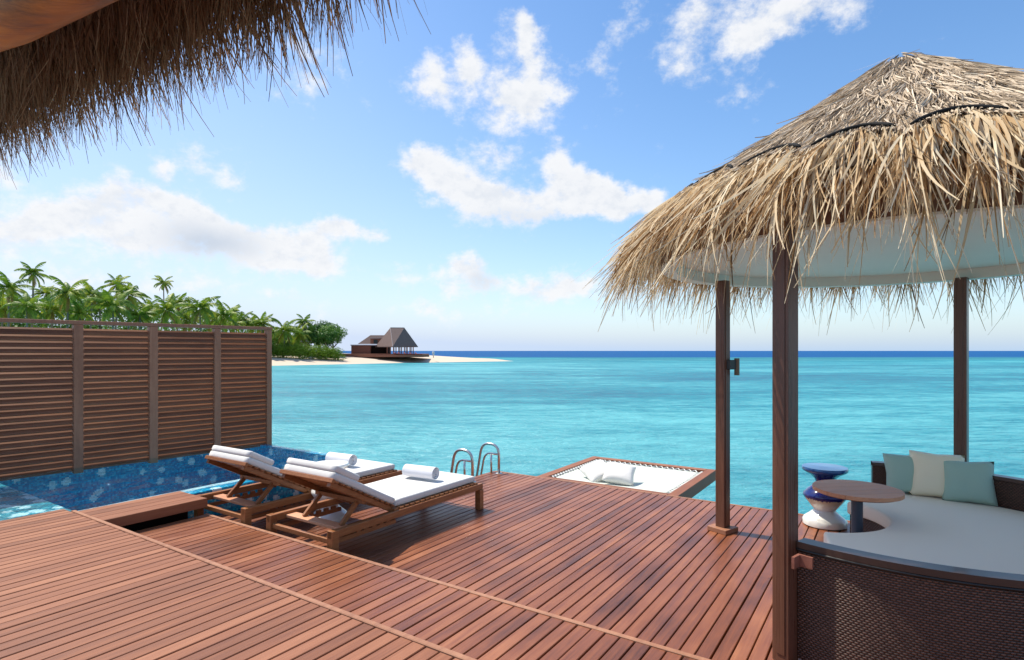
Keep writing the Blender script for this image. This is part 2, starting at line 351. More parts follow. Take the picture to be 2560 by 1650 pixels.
deepd = t.math('ADD', sp.outputs[1], t.math('MULTIPLY', t.math('SUBTRACT', t.noise(t.mapping(P, (0.004, 0.02, 1)), 1.0, 3, 0.5), 0.5), 260.0))
reef = t.math('MULTIPLY', t.smooth(deepd, 170.0, 220.0), t.smooth(sp.outputs[0], -40.0, 60.0, 0.2, 0.7))
col2 = t.mix(reef, shallow, (0.03, 0.16, 0.21))
col3 = t.mix(t.smooth(deepd, 235.0, 330.0), col2, (0.006, 0.085, 0.25))
w1 = t.noise(t.mapping(P, (0.30, 0.55, 1)), 1.0, 3, 0.55, 0.3)
w2 = t.noise(t.mapping(P, (1.3, 2.6, 1)), 1.0, 5, 0.62, 0.4)
w3 = t.noise(t.mapping(P, (5.0, 9.0, 1)), 1.0, 3, 0.6)
hh = t.math('ADD', t.math('MULTIPLY', w1, 0.9), t.math('ADD', t.math('MULTIPLY', w2, 0.55), t.math('MULTIPLY', w3, 0.13)))
nrm = t.bump(hh, 0.75, 0.6)
t.n.remove(b); body = t.new('ShaderNodeBsdfDiffuse'); t.set(body.inputs[0], col3); t.set(body.inputs['Normal'], nrm)
fr = t.new('ShaderNodeFresnel'); fr.inputs[0].default_value = 1.33; t.set(fr.inputs['Normal'], nrm)
refl = t.math('MINIMUM', fr.outputs[0], t.smooth(sp.outputs[1], 60.0, 260.0, 0.42, 0.10))
gl = t.new('ShaderNodeBsdfGlossy'); gl.inputs['Roughness'].default_value = 0.22; t.set(gl.inputs['Normal'], nrm)
mx = t.new('ShaderNodeMixShader'); t.set(mx.inputs[0], refl); t.set(mx.inputs[1], body.outputs[0]); t.set(mx.inputs[2], gl.outputs[0])
t.set(t.n['Material Output'].inputs[0], mx.outputs[0])

# pool water: clear surface with ripples
m, t, b = mat('clear pool water'); M['pool'] = m
t.n.remove(b)
tc = t.new('ShaderNodeTexCoord')
r1 = t.noise(t.mapping(tc.outputs['Object'], (1.6, 3.2, 1)), 1.0, 2, 0.5, 0.5)
r2 = t.noise(t.mapping(tc.outputs['Object'], (4.0, 8.0, 1)), 1.0, 3, 0.5, 0.4)
hh = t.math('ADD', t.math('MULTIPLY', r1, 0.7), t.math('MULTIPLY', r2, 0.32))
nrm = t.bump(hh, 1.0, 0.22)
fr = t.new('ShaderNodeFresnel'); fr.inputs[0].default_value = 1.33; t.set(fr.inputs['Normal'], nrm)
gl = t.new('ShaderNodeBsdfGlossy'); gl.inputs['Roughness'].default_value = 0.02; t.set(gl.inputs['Normal'], nrm)
tr = t.new('ShaderNodeBsdfTransparent'); tr.inputs[0].default_value = (0.80, 0.97, 0.99, 1)
mx = t.new('ShaderNodeMixShader'); t.set(mx.inputs[0], t.math('MULTIPLY', fr.outputs[0], 0.5)); t.set(mx.inputs[1], tr.outputs[0]); t.set(mx.inputs[2], gl.outputs[0])
t.set(t.n['Material Output'].inputs[0], mx.outputs[0])

# ------------------------------------------------------------------ mesh helpers
def link(o): COL.objects.link(o); return o
def tag(o, label=None, cat=None, group=None, kind=None):
    if label: o['label'] = label
    if cat: o['category'] = cat
    if group: o['group'] = group
    if kind: o['kind'] = kind
    return o
def empty(name, loc=(0, 0, 0), rz=0.0, **k):
    o = link(bpy.data.objects.new(name, None)); o.empty_display_size = 0.1
    o.location = loc; o.rotation_euler = (0, 0, rz); return tag(o, **k)
def uvxy(u, v): return (u * DS - v * DC, u * DC + v * DS)
def deck_empty(name, u, v, z, **k): x, y = uvxy(u, v); return empty(name, (x, y, z), DECK_ROT, **k)

class MB:
    def __init__(s): s.v = []; s.f = []; s.uv = None
    def add(s, vs, fs):
        o = len(s.v); s.v += [tuple(p) for p in vs]; s.f += [tuple(i + o for i in f) for f in fs]; return s
    def box(s, x0, x1, y0, y1, z0, z1, ch=0.0, rot=None, at=(0, 0, 0)):
        if ch <= 0:
            vs = [(x0,y0,z0),(x1,y0,z0),(x1,y1,z0),(x0,y1,z0),(x0,y0,z1),(x1,y0,z1),(x1,y1,z1),(x0,y1,z1)]
            fs = [(0,3,2,1),(4,5,6,7),(0,1,5,4),(1,2,6,5),(2,3,7,6),(3,0,4,7)]
        else:
            c = ch; vs = []
            for z, i in ((z0, c), (z0 + c, 0), (z1 - c, 0), (z1, c)):
                vs += [(x0+i,y0+i,z),(x1-i,y0+i,z),(x1-i,y1-i,z),(x0+i,y1-i,z)]
            fs = [(0,3,2,1),(12,13,14,15)]
            for L in range(3):
                for k in range(4):
                    a = L*4+k; b2 = L*4+(k+1)%4; fs.append((a,b2,b2+4,a+4))
        if rot is not None: vs = [tuple(rot @ Vector(p) + Vector(at)) for p in vs]
        return s.add(vs, fs)
    def tube(s, pts, r, n=10, caps=True):
        pts = [Vector(p) for p in pts]; rs = r if isinstance(r, (list, tuple)) else [r] * len(pts)
        rings = []; ref = None
        for i, p in enumerate(pts):
            d = (pts[min(i+1, len(pts)-1)] - pts[max(i-1, 0)]).normalized()
            if ref is None: ref = Vector((0, 0, 1)) if abs(d.z) < 0.9 else Vector((1, 0, 0))
            a = d.cross(ref).normalized(); b2 = a.cross(d).normalized(); ref = b2
            rings.append([p + a * (rs[i] * math.cos(2*math.pi*k/n)) + b2 * (rs[i] * math.sin(2*math.pi*k/n)) for k in range(n)])
        vs = [q for rg in rings for q in rg]; fs = []
        for i in range(len(pts)-1):
            for k in range(n):
                a = i*n+k; b2 = i*n+(k+1)%n; fs.append((a, b2, b2+n, a+n))
        if caps: fs.append(tuple(range(n-1, -1, -1))); fs.append(tuple(len(vs)-n+k for k in range(n)))
        return s.add(vs, fs)
    def lathe(s, prof, n=48, cx=0, cy=0, a0=0, a1=2*math.pi):
        full = abs(a1 - a0 - 2*math.pi) < 1e-6
        cnt = n if full else n + 1; vs = []; fs = []
        for (r, z) in prof:
            for k in range(cnt):
                a = a0 + (a1-a0)*k/n; vs.append((cx + r*math.cos(a), cy + r*math.sin(a), z))
        for i in range(len(prof)-1):
            for k in range(n):
                a = i*cnt+k; b2 = i*cnt+((k+1) % cnt if full else k+1); fs.append((a, b2, b2+cnt, a+cnt))
        return s.add(vs, fs)
    def prism(s, poly, z0, z1):
        n = len(poly); vs = [(x, y, z0) for x, y in poly] + [(x, y, z1) for x, y in poly]
        fs = [tuple(range(n-1, -1, -1)), tuple(range(n, 2*n))] + [(i, (i+1) % n, n+(i+1) % n, n+i) for i in range(n)]
        return s.add(vs, fs)
    def mesh(s, name, material, smooth=False):
        me = bpy.data.meshes.new(name); me.from_pydata(s.v, [], s.f); me.validate()
        if material is not None: me.materials.append(material)
        if smooth:
            me.polygons.foreach_set('use_smooth', [True] * len(me.polygons))
        return me
    def build(s, name, material, parent=None, smooth=False, loc=(0, 0, 0), rot=(0, 0, 0), auto=None, bevel=None):
        o = link(bpy.data.objects.new(name, s.mesh(name, material, smooth or auto is not None)))
        o.location = loc; o.rotation_euler = rot
        if parent is not None: o.parent = parent
        if bevel: md = o.modifiers.new('bevel', 'BEVEL'); md.width = bevel[0]; md.segments = bevel[1]; md.limit_method = 'ANGLE'; md.angle_limit = R(35)
        if auto is not None: o.data.set_sharp_from_angle(angle=R(auto))
        return o
def inst(name, me, parent=None, loc=(0, 0, 0), rot=(0, 0, 0), scale=(1, 1, 1)):
    o = link(bpy.data.objects.new(name, me)); o.location = loc; o.rotation_euler = rot; o.scale = scale
    if parent is not None: o.parent = parent
    return o
def copy_tree(o, parent=None):
    c = o.copy(); COL.objects.link(c)
    if parent is not None: c.parent = parent
    for ch in list(o.children): copy_tree(ch, c)
    return c

def ribbons(name, roots, dirs, lens, wid, tint, material, parent=None, K=6, grav=1.2, curl=0.25, taper=0.75, floor=None):
    """straws: curved tapering ribbons of leaf"""
    N = len(roots); p = roots.copy(); d = dirs / np.linalg.norm(dirs, axis=1)[:, None]
    rv = RNG.normal(size=(N, 3)); side = np.cross(d, rv); side /= np.linalg.norm(side, axis=1)[:, None]
    bend = RNG.normal(size=(N, 3)) * curl
    V = np.zeros((N, K, 2, 3)); step = lens[:, None] / (K - 1)
    for k in range(K):
        tt = k / (K - 1); wk = (wid * (1 - taper * tt ** 1.5) * (0.55 + 0.45 * min(1, tt * 4)))[:, None] * 0.5
        V[:, k, 0] = p - side * wk; V[:, k, 1] = p + side * wk
        p = p + d * step
        d = d + np.array([0, 0, -1.0]) * grav * step + bend * step
        d /= np.linalg.norm(d, axis=1)[:, None]
    idx = np.arange(N * K * 2).reshape(N, K, 2)
    F = np.stack([idx[:, :-1, 0], idx[:, :-1, 1], idx[:, 1:, 1], idx[:, 1:, 0]], axis=-1).reshape(-1, 4)
    me = bpy.data.meshes.new(name); nv = N * K * 2; nf = len(F)
    me.vertices.add(nv); me.vertices.foreach_set('co', V.reshape(-1).astype(np.float32))
    me.loops.add(nf * 4); me.loops.foreach_set('vertex_index', F.reshape(-1).astype(np.int32))
    me.polygons.add(nf); me.polygons.foreach_set('loop_start', (np.arange(nf) * 4).astype(np.int32))
    me.polygons.foreach_set('use_smooth', np.ones(nf, dtype=bool))
    me.update(); me.validate()
    at = me.attributes.new('tint', 'FLOAT', 'POINT'); at.data.foreach_set('value', np.repeat(tint, K * 2).astype(np.float32))
    me.materials.append(material)
    o = link(bpy.data.objects.new(name, me)); o['kind'] = 'stuff'
    if parent is not None: o.parent = parent
    return o

# ------------------------------------------------------------------ sea, beach
SEA_Z = -1.5
mb = MB(); mb.add([(-30000, -3000, 0), (30000, -3000, 0), (30000, 40000, 0), (-30000, 40000, 0)], [(0, 1, 2, 3)])
sea = mb.build('sea', M['sea'], loc=(0, 0, SEA_Z)); tag(sea, 'turquoise lagoon turning deep blue at the horizon', kind='structure')

shore = [(-230, 20), (-140, 62), (-88, 92), (-52, 123), (-30, 150), (-16, 163), (-3.5, 175), (0.5, 179), (-3, 182), (-14, 186), (-26, 200), (-45, 228), (-90, 262), (-200, 275), (-300, 160)]
def seg_d(px, py, a, b2):
    ax, ay = a; bx, by = b2; t_ = max(0, min(1, ((px-ax)*(bx-ax)+(py-ay)*(by-ay)) / ((bx-ax)**2+(by-ay)**2)))
    return math.hypot(px-ax-t_*(bx-ax), py-ay-t_*(by-ay))
def inside(px, py):
    c = False
    for i in range(len(shore)):
        (x1, y1), (x2, y2) = shore[i], shore[i-1]
        if (y1 > py) != (y2 > py) and px < (x2-x1)*(py-y1)/(y2-y1)+x1: c = not c
    return c
def ground(px, py):
    d = min(seg_d(px, py, shore[i], shore[i-1]) for i in range(len(shore)))
    if not inside(px, py): return SEA_Z - 0.06 * d
    return SEA_Z + 2.5 * (1 - math.exp(-d / 13.0)) + 0.08 * math.sin(px * 0.31) * math.cos(py * 0.23) * min(1, d / 6)
mb = MB(); NX, NY = 150, 120; xs = [-310 + 320 * i / NX for i in range(NX + 1)]; ys = [12 + 270 * j / NY for j in range(NY + 1)]
vs = [(x, y, ground(x, y)) for y in ys for x in xs]
fs = [(j*(NX+1)+i, j*(NX+1)+i+1, (j+1)*(NX+1)+i+1, (j+1)*(NX+1)+i) for j in range(NY) for i in range(NX)]
mb.add(vs, fs); beach = mb.build('beach', M['sand'], smooth=True); tag(beach, 'pale sand beach narrowing to a spit at its right end', kind='structure')

# ------------------------------------------------------------------ decks
PITCH, PW, PT = 0.0857, 0.0765, 0.028
def plank_mesh(length, name, material, width=PW): return MB().box(0, length, -width/2, width/2, -PT, 0, 0.003).mesh(name, material)
def deck(name, label, u0, u1, v0, v1, z, material, edge_at=None, holes=None):
    root = deck_empty(name, 0, 0, z, label=label, kind='structure')
    me = plank_mesh(u1 - u0, 'plank', material); n = int((v1 - v0) / PITCH); cache = {}
    for i in range(n):
        vc = v1 - PITCH * (i + 0.5)
        a, b2 = u0, u1
        if holes:
            a, b2 = holes(vc, u0, u1)
        key = (round(a, 3), round(b2, 3))
        if key not in cache: cache[key] = plank_mesh(b2 - a, 'plank', material)
        inst('plank', cache[key], root, (a + random.uniform(-.002, .002), vc + random.uniform(-.0012, .0012), random.uniform(-.0012, .0012)), (random.uniform(-.006, .006), 0, random.uniform(-.0004, .0004)))
    return root
# lower deck, with the wing that carries the far lounger
def low_shape(vc, u0, u1):
    if vc > 4.66: return (u0, 5.42)
    return (u0, u1)
lower = deck('lower_deck', 'lower hardwood deck carrying the loungers and the cabana', 2.955, 6.60, -4.2, 5.80, 0.0, M['deck'], holes=low_shape)
MB().box(2.93, 6.54, -4.2, 4.62, -0.16, -0.034).box(2.93, 5.38, 4.62, 5.78, -0.16, -0.034).build('gap_shade_backing', M['under'], lower)  # solid sheet added so the plank gaps look like shaded void
MB().box(6.602, 6.63, -4.2, 4.66, -0.2, 0.004, 0.003).build('fascia_board', M['edge'], lower)
MB().box(5.45, 6.60, 4.662, 4.69, -0.2, 0.0, 0.003).build('fascia_board', M['deck'], lower)
for (pu, pv) in ((6.3, 4.3), (6.3, 2.0), (6.3, -0.4), (6.3, -2.6), (5.1, 5.5), (5.3, 4.3)):
    MB().tube([(pu, pv, -3.2), (pu, pv, -0.16)], 0.12, 12).build('pile', M['screen_fr'], lower, auto=40)
middle = deck('middle_deck', 'middle hardwood step between the upper and lower decks', 2.085, 2.905, -3.0, 5.42, 0.15, M['deck'])
MB().box(2.08, 2.94, -3.0, 5.42, -0.16, -0.034).build('gap_shade_backing', M['under'], middle)
MB().box(2.906, 2.938, -3.0, 5.42, -0.03, 0.006, 0.004).build('edge_board', M['edge'], middle)
MB().box(2.915, 2.930, -3.0, 5.42, -0.12, -0.031).build('riser', M['deck'], middle)
upper = deck('upper_deck', 'upper hardwood deck in the left foreground', -2.6, 2.035, -4.0, 6.12, 0.30, M['deck_up'])
MB().box(-2.6, 2.06, -4.0, 6.1, -0.16, -0.034).build('gap_shade_backing', M['under'], upper)
MB().box(2.037, 2.070, -4.0, 5.96, -0.03, 0.006, 0.004).build('edge_board', M['edge'], upper)
MB().box(2.045, 2.062, -4.0, 5.43, -0.12, -0.031).build('riser', M['deck'], upper)
# plank bench along the pool
slab = deck_empty('plank_bench', 2.075, 5.43, 0.30, label='low plank bench bridging the middle deck along the pool edge', cat='bench')
tag(slab, 'low plank bench beside the pool at the end of the middle deck', 'bench')
me = plank_mesh(0.86, 'plank', M['deck_up'], 0.118)
for i in range(4): inst('plank', me, slab, (0.0, 0.062 + i * 0.123, 0))
MB().box(0.0, 0.86, -0.018, -0.001, -0.085, 0.002, 0.003).build('fascia_board', M['deck_up'], slab)
MB().box(0.02, 0.84, 0.3, 0.48, -0.30, -0.03).build('support', M['under'], slab)

# ------------------------------------------------------------------ pool
pool = deck_empty('pool', 0, 0, 0, label='narrow infinity pool lined with blue mosaic along the slatted screen', kind='structure')
PU0, PU1, PV0, PV1, WZ = -2.4, 5.22, 5.90, 8.75, 0.285
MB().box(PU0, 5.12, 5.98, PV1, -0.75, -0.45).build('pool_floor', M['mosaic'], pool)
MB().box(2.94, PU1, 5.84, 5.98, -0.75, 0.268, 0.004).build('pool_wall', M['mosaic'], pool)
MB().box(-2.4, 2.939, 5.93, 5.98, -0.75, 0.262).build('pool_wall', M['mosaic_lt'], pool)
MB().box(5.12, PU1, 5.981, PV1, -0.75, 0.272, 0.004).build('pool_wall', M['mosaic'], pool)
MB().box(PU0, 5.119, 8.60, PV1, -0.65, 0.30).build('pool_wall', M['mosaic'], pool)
MB().box(PU0, 5.119, 5.981, 6.09, -0.1, 0.262).build('glint_ledge', M['ledge'], pool)  # bright streak at the water's edge, carried by the pale tile colour
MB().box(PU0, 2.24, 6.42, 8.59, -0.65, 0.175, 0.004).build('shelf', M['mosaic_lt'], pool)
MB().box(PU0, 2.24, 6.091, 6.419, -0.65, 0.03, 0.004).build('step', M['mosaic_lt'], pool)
mb = MB(); mb.add([(PU0, 5.935, 0), (2.94, 5.935, 0), (2.94, 5.855, 0), (PU1 - .01, 5.855, 0), (PU1 - .01, 8.6, 0), (PU0, 8.6, 0)], [(0, 1, 2, 3, 4, 5)])
mb.build('water', M['pool'], pool, loc=(0, 0, WZ))

# ------------------------------------------------------------------ slatted privacy screen
P1 = Vector((-3.73, 8.83)); P0 = Vector((-5.72, 6.40)); dr_ = (P1 - P0).normalized()
S_LEN = 6.0; org = P1 - dr_ * S_LEN
scr = empty('slatted_screen', (org.x, org.y, 0.22), math.atan2(dr_.y, dr_.x), label='tall brown louvred privacy screen standing along the pool', cat='screen')
def s_at(px):      # distance along the screen of an image column, on its own plane
    k = (px - 1280) / 1430; t_ = (k * org.y - org.x) / (dr_.x - k * dr_.y); return t_
ST = 1.80
posts = [(s_at(664), S_LEN), (s_at(533), s_at(549)), (s_at(371), s_at(392)), (s_at(182), s_at(206))]
w0 = posts[1][0] - posts[2][0]
posts += [(posts[3][0] - w0 * 1.03, posts[3][0] - w0 * 1.03 + 0.09), (0.0, 0.09)]
for a, b2 in posts: MB().box(a, b2, -0.045, 0.045, 0, ST - 0.001, 0.004).build('post', M['screen_fr'], scr)
MB().box(0, S_LEN + .004, -0.05, 0.05, ST, ST + 0.045, 0.004).build('top_rail', M['screen_fr'], scr)
ps = sorted(posts)
NS = 24; pitch = (ST - 0.09) / NS
for i in range(len(ps) - 1):
    a = ps[i][1] + 0.004; b2 = ps[i+1][0] - 0.004
    if b2 - a < 0.1: continue
    me = MB().box(a, b2, -0.055, 0.055, -0.011, 0.011, 0.004).mesh('slat', M['screen'])
    for k in range(NS):
        inst('slat', me, scr, (0, 0, 0.035 + pitch * (k + 0.5)), (R(42) + random.uniform(-.02, .02), 0, 0))

# ------------------------------------------------------------------ loungers
def rbox(x0, x1, y0, y1, z0, z1): return MB().box(x0, x1, y0, y1, z0, z1)
LW = 0.86
def make_lounger():
    t_ = empty('sun_lounger', (0, 0, 0), DECK_ROT)
    H_, RH = 0.275, 0.062
    for y0, y1 in ((0, 0.05), (LW - 0.05, LW)):
        rbox(0.0, 2.0, y0, y1, H_ - RH, H_).build('side_rail', M['teak'], t_, bevel=(0.005, 2))
    for x0 in (0.0, 1.935):
        for y0 in (-0.008, LW - 0.06):
            rbox(x0, x0 + 0.065, y0, y0 + 0.068, 0, H_ - (RH + .001 if x0 > 1 else -0.002)).build('leg', M['teak'], t_, bevel=(0.004, 2))
    rbox(0.015, 0.05, 0.062, LW - 0.062, 0.165, 0.205).build('end_rail', M['teak'], t_, bevel=(0.004, 2))
    rbox(1.95, 1.985, 0.062, LW - 0.062, 0.20, 0.262).build('end_rail', M['teak'], t_, bevel=(0.004, 2))
    rbox(0.155, 0.26, 0.052, LW - 0.052, 0.225, 0.25).build('prop_rest', M['teak_lt'], t_, bevel=(0.004, 2))
    # inner ratchet rails with their notches
    for y0 in (0.052, LW - 0.077):
        mb = rbox(0.07, 0.75, y0, y0 + 0.024, 0.150, 0.185)
        for k in range(5): mb.box(0.30 + k * 0.085, 0.345 + k * 0.085, y0, y0 + 0.024, 0.1851, 0.212)
        mb.build('ratchet_rail', M['teak'], t_)
    # seat slats
    me = rbox(0, 0.05, 0.02, LW - 0.02, H_ + .001, H_ + 0.018).mesh('slat', M['teak'])
    for k in range(18): inst('slat', me, t_, (0.70 + k * 0.0695, 0, 0))
    # tilted backrest
    hx, hz, ang, L = 0.72, 0.300, R(27.8), 0.765
    rot = Matrix.Rotation(ang, 3, 'Y')    # along local -x it rises
    def back(x0, x1, y0, y1, z0, z1): return MB().box(x0, x1, y0, y1, z0, z1, 0.003, rot=rot, at=(hx, 0, hz))
    for y0 in (0.055, LW - 0.215): back(-L, 0.06, y0, y0 + 0.04, -0.045, 0.0).build('back_rail', M['teak'], t_)
    for k in range(11): back(-L + 0.012 + k * 0.070, -L + 0.057 + k * 0.070, 0.035, LW - 0.155, 0.001, 0.018).build('slat', M['teak'], t_)
    back(-L - 0.02, -L + 0.008, 0.03, LW - 0.15, -0.012, 0.022).build('head_board', M['teak'], t_)
    # props from the middle of the back down to the rest
    mid = rot @ Vector((-0.35, 0, -0.05)) + Vector((hx, 0, hz))
    for y0 in (0.14, LW - 0.24):
        a = Vector((mid.x, y0, mid.z)); b2 = Vector((0.205, y0 + 0.0, 0.250))
        d = (b2 - a); an = math.atan2(-d.z, d.x)
        MB().box(0, d.length, -0.015, 0.015, -0.02, 0.02, 0.003, rot=Matrix.Rotation(an, 3, 'Y'), at=a).build('prop', M['teak'], t_)
    MB().box(mid.x - 0.02, mid.x + 0.02, 0.06, LW - 0.18, mid.z - 0.015, mid.z + 0.02).build('cross_bar', M['teak'], t_)
    # mattress in two pieces, folded head pillow
    soft(0.745, 1.93, 0.06, LW - 0.09, H_ + 0.019, H_ + 0.082).build('mattress', M['white_cloth'], t_, smooth=True)
    sb = soft(-L + 0.0, -0.01, 0.055, LW - 0.16, 0.019, 0.080)
    sb.v = [tuple(rot @ Vector(p) + Vector((hx, 0, hz))) for p in sb.v]; sb.build('back_mattress', M['white_cloth'], t_, smooth=True)
    sp_ = soft(-L - 0.005, -L + 0.27, 0.06, LW - 0.165, 0.081, 0.136)
    sp_.v = [tuple(rot @ Vector(p) + Vector((hx, 0, hz))) for p in sp_.v]; sp_.build('head_pillow', M['white_cloth'], t_, smooth=True)
    return t_
def soft(x0, x1, y0, y1, z0, z1, puff=0.006, nx=16, ny=10, seed=0):
    """a cushion block: rounded edges, slightly puffed and uneven"""
    mb = MB(); r = min(0.014, (z1 - z0) * 0.45)
    rnd = random.Random(int(x1 * 1000) + int(z1 * 777))
    ph = [rnd.uniform(0, 6.28) for _ in range(6)]
    def outline(inset):
        pts = []; a0, a1, b0, b1 = x0 + inset, x1 - inset, y0 + inset, y1 - inset
        for i in range(nx): pts.append((a0 + (a1 - a0) * i / nx, b0))
        for i in range(ny): pts.append((a1, b0 + (b1 - b0) * i / ny))
        for i in range(nx): pts.append((a1 - (a1 - a0) * i / nx, b1))
        for i in range(ny): pts.append((a0, b1 - (b1 - b0) * i / ny))
        return pts
    rings = [(r, z0), (0.3 * r, z0 + 0.3 * r), (0, z0 + r), (0, (z0 + z1) / 2), (0, z1 - r), (0.3 * r, z1 - 0.3 * r), (r, z1)]
    vs = []; n = 2 * (nx + ny); fs = []
    for ins, z in rings:
        for (x, y) in outline(ins):
            wob = 0.0018 * math.sin(9 * x + ph[0]) * math.sin(7 * y + ph[1])
            vs.append((x, y, z + wob))
    for L in range(len(rings) - 1):
        for k in range(n): a = L*n+k; b2 = L*n+(k+1) % n; fs.append((a, b2, b2+n, a+n))
    base = len(vs)
    for i in range(nx + 1):
        for j in range(ny + 1):
            x = x0 + r + (x1 - x0 - 2*r) * i / nx; y = y0 + r + (y1 - y0 - 2*r) * j / ny
            e = min(1, 4.0 * min(i / nx, 1 - i / nx, j / ny, 1 - j / ny) * 2)
            wob = 0.0018 * math.sin(9 * x + ph[0]) * math.sin(7 * y + ph[1]) + 0.0025 * e * math.sin(13 * x + ph[2]) * math.cos(11 * y + ph[3])
            vs.append((x, y, z1 + puff * e + wob))
    for i in range(nx):
        for j in range(ny): a = base + i*(ny+1)+j; fs.append((a, a+ny+1, a+ny+2, a+1))
    fs.append(tuple(range(n-1, -1, -1)))
    return mb.add(vs, fs)
l2 = make_lounger(); x, y = uvxy(2.965, 3.66); l2.location = (x, y, 0)
tag(l2, 'nearer teak sun lounger with white mattress, its back raised, by the deck step', 'sun lounger', 'teak sun loungers on the lower deck')
l1 = copy_tree(l2); x, y = uvxy(2.965, 4.85); l1.location = (x, y, 0)
tag(l1, 'farther teak sun lounger with white mattress, its back raised, against the pool wall', 'sun lounger', 'teak sun loungers on the lower deck')
def make_towel(u, v, z, rz, label):
    t_ = empty('rolled_towel', (*uvxy(u, v), z), DECK_ROT + rz, label=label, cat='towel', group='rolled towels on the loungers')
    mb = MB(); turns = 3.6; N = 90; th = 0.010; Lh = 0.19; pts = []
    for k in range(N + 1):
        a = 2 * math.pi * turns * k / N; r = 0.012 + (0.073 - 0.012) * k / N
        pts.append((r, a))
    vs = []; fs = []
    for j, xx in enumerate((-Lh, -Lh + .008, Lh - .008, Lh)):
        sh = 0.004 if j in (0, 3) else 0.0
        for (r, a) in pts:
            vs.append((r * math.cos(a), xx, 0.073 + r * math.sin(a)))
            ri = max(0.002, r - th + sh); vs.append((ri * math.cos(a), xx, 0.073 + ri * math.sin(a)))
    m_ = 2 * (N + 1)
    for j in range(3):
        for k in range(N):
            a = j*m_+2*k; fs.append((a, a+2, a+2+m_, a+m_)); fs.append((a+1, a+1+m_, a+3+m_, a+3))
    for k in range(N):
        a = 2*k; fs.append((a, a+1, a+3, a+2)); b2 = 3*m_+2*k; fs.append((b2, b2+2, b2+3, b2+1))
    mb.add(vs, fs); o = mb.build('roll', M['towel'], t_, auto=50)
    return t_
make_towel(2.965 + 1.48, 3.66 + 0.42, 0.275 + 0.090, R(6), 'white rolled towel on the nearer lounger')
make_towel(2.965 + 1.50, 4.88 + 0.46, 0.275 + 0.090, R(4), 'white rolled towel on the farther lounger by the pool')

# ------------------------------------------------------------------ pool ladder at the deck edge
lad = deck_empty('pool_ladder', 5.9, 4.52, 0.0, label='stainless steel ladder with two curved handrails at the far deck corner', cat='ladder')
def arc(points, k=6):
    """polyline with rounded corners"""
    out = [Vector(points[0])]
    for i in range(1, len(points) - 1):
        p = Vector(points[i]); a = (Vector(points[i-1]) - p); b2 = (Vector(points[i+1]) - p)
        r = min(0.14, a.length * 0.48, b2.length * 0.48); A = p + a.normalized() * r; B = p + b2.normalized() * r
        for j in range(k + 1):
            s_ = j / k; out.append(A.lerp(p, s_).lerp(p.lerp(B, s_), s_))
    out.append(Vector(points[-1])); return out
for du in (0.0, 0.6):
    MB().tube(arc([(du, 0, 0.0), (du, 0.0, 0.395), (du, 0.29, 0.405), (du, 0.52, -0.8), (du, 0.54, -1.7)]), 0.019, 12).build('handrail', M['steel'], lad, smooth=True)
    MB().tube(arc([(du, 0.0, 0.265), (du, 0.24, 0.27), (du, 0.40, -0.5), (du, 0.42, -1.7)]), 0.015, 10).build('stringer', M['steel'], lad, smooth=True)
    MB().tube([(du, 0.13, -0.0), (du, 0.13, 0.262)], 0.015, 10).build('upright', M['steel'], lad, smooth=True)
    MB().lathe([(0.0, 0.012), (0.04, 0.012), (0.05, 0.006), (0.05, 0.0)], 20, du, 0).build('foot_flange', M['steel'], lad, auto=40)
for k in range(5): MB().box(0.0, 0.6, 0.33 + k * .022, 0.41 + k * .022, -0.32 - k * 0.27, -0.295 - k * 0.27).build('tread', M['steel'], lad)

# ------------------------------------------------------------------ overwater hammock
ham = deck_empty('hammock', 6.64, 2.08, 0.0, label='square overwater net hammock in a wooden frame beyond the deck edge', cat='hammock')
HL, HW, BW = 1.80, 1.93, 0.125
for (a0, a1, b0, b1) in ((0, HL, 0, BW), (0, HL, HW - BW, HW), (HL - BW, HL, BW + .001, HW - BW - .001), (0, 0.1, BW + .001, HW - BW - .001)):
    rbox(a0, a1, b0, b1, -0.15, -0.003).build('frame_beam', M['deck_up'], ham, bevel=(0.005, 2))
mb = MB(); n = 22; a0, a1, b0, b1 = 0.15, HL - BW - 0.055, BW + 0.055, HW - BW - 0.055
vs = []
for i in range(n + 1):
    for j in range(n + 1):
        s_, t2 = i / n, j / n
        cx_ = 0.018 * abs(math.sin(math.pi * s_ * 9)) if j in (0, n) else 0; cy_ = 0.018 * abs(math.sin(math.pi * t2 * 9)) if i in (0, n) else 0
        vs.append((a0 + (a1-a0)*s_ + (cy_ if i == 0 else -cy_), b0 + (b1-b0)*t2 + (cx_ if j == 0 else -cx_), -0.03 - 0.085 * (math.sin(math.pi*s_) * math.sin(math.pi*t2)) ** 0.7))
mb.add(vs, [(i*(n+1)+j, (i+1)*(n+1)+j, (i+1)*(n+1)+j+1, i*(n+1)+j+1) for i in range(n) for j in range(n)])
o = mb.build('net', M['net'], ham, smooth=True); md = o.modifiers.new('thick', 'SOLIDIFY'); md.thickness = 0.008
mb = MB()
for k in range(19):
    s_ = (k + 0.5) / 19
    for (p, q) in (((a0 + (a1-a0)*s_, b0, -.03), (a0 + (a1-a0)*(s_ + .5/19), BW - .004, -.02)), ((a0 + (a1-a0)*s_, b1, -.03), (a0 + (a1-a0)*(s_ + .5/19), HW - BW + .004, -.02)),
                   ((a1, b0 + (b1-b0)*s_, -.03), (HL - BW + .004, b0 + (b1-b0)*(s_ + .5/19), -.02))):
        mb.tube([p, q], 0.007, 5)
        p2 = (p[0] + (a1-a0)/19*(0 if abs(p[0]-a1) < 1e-6 else 1), p[1] + ((b1-b0)/19 if abs(p[0]-a1) < 1e-6 else 0), p[2]); mb.tube([p2, q], 0.007, 5)
mb.build('lacing', M['rope_w'], ham)

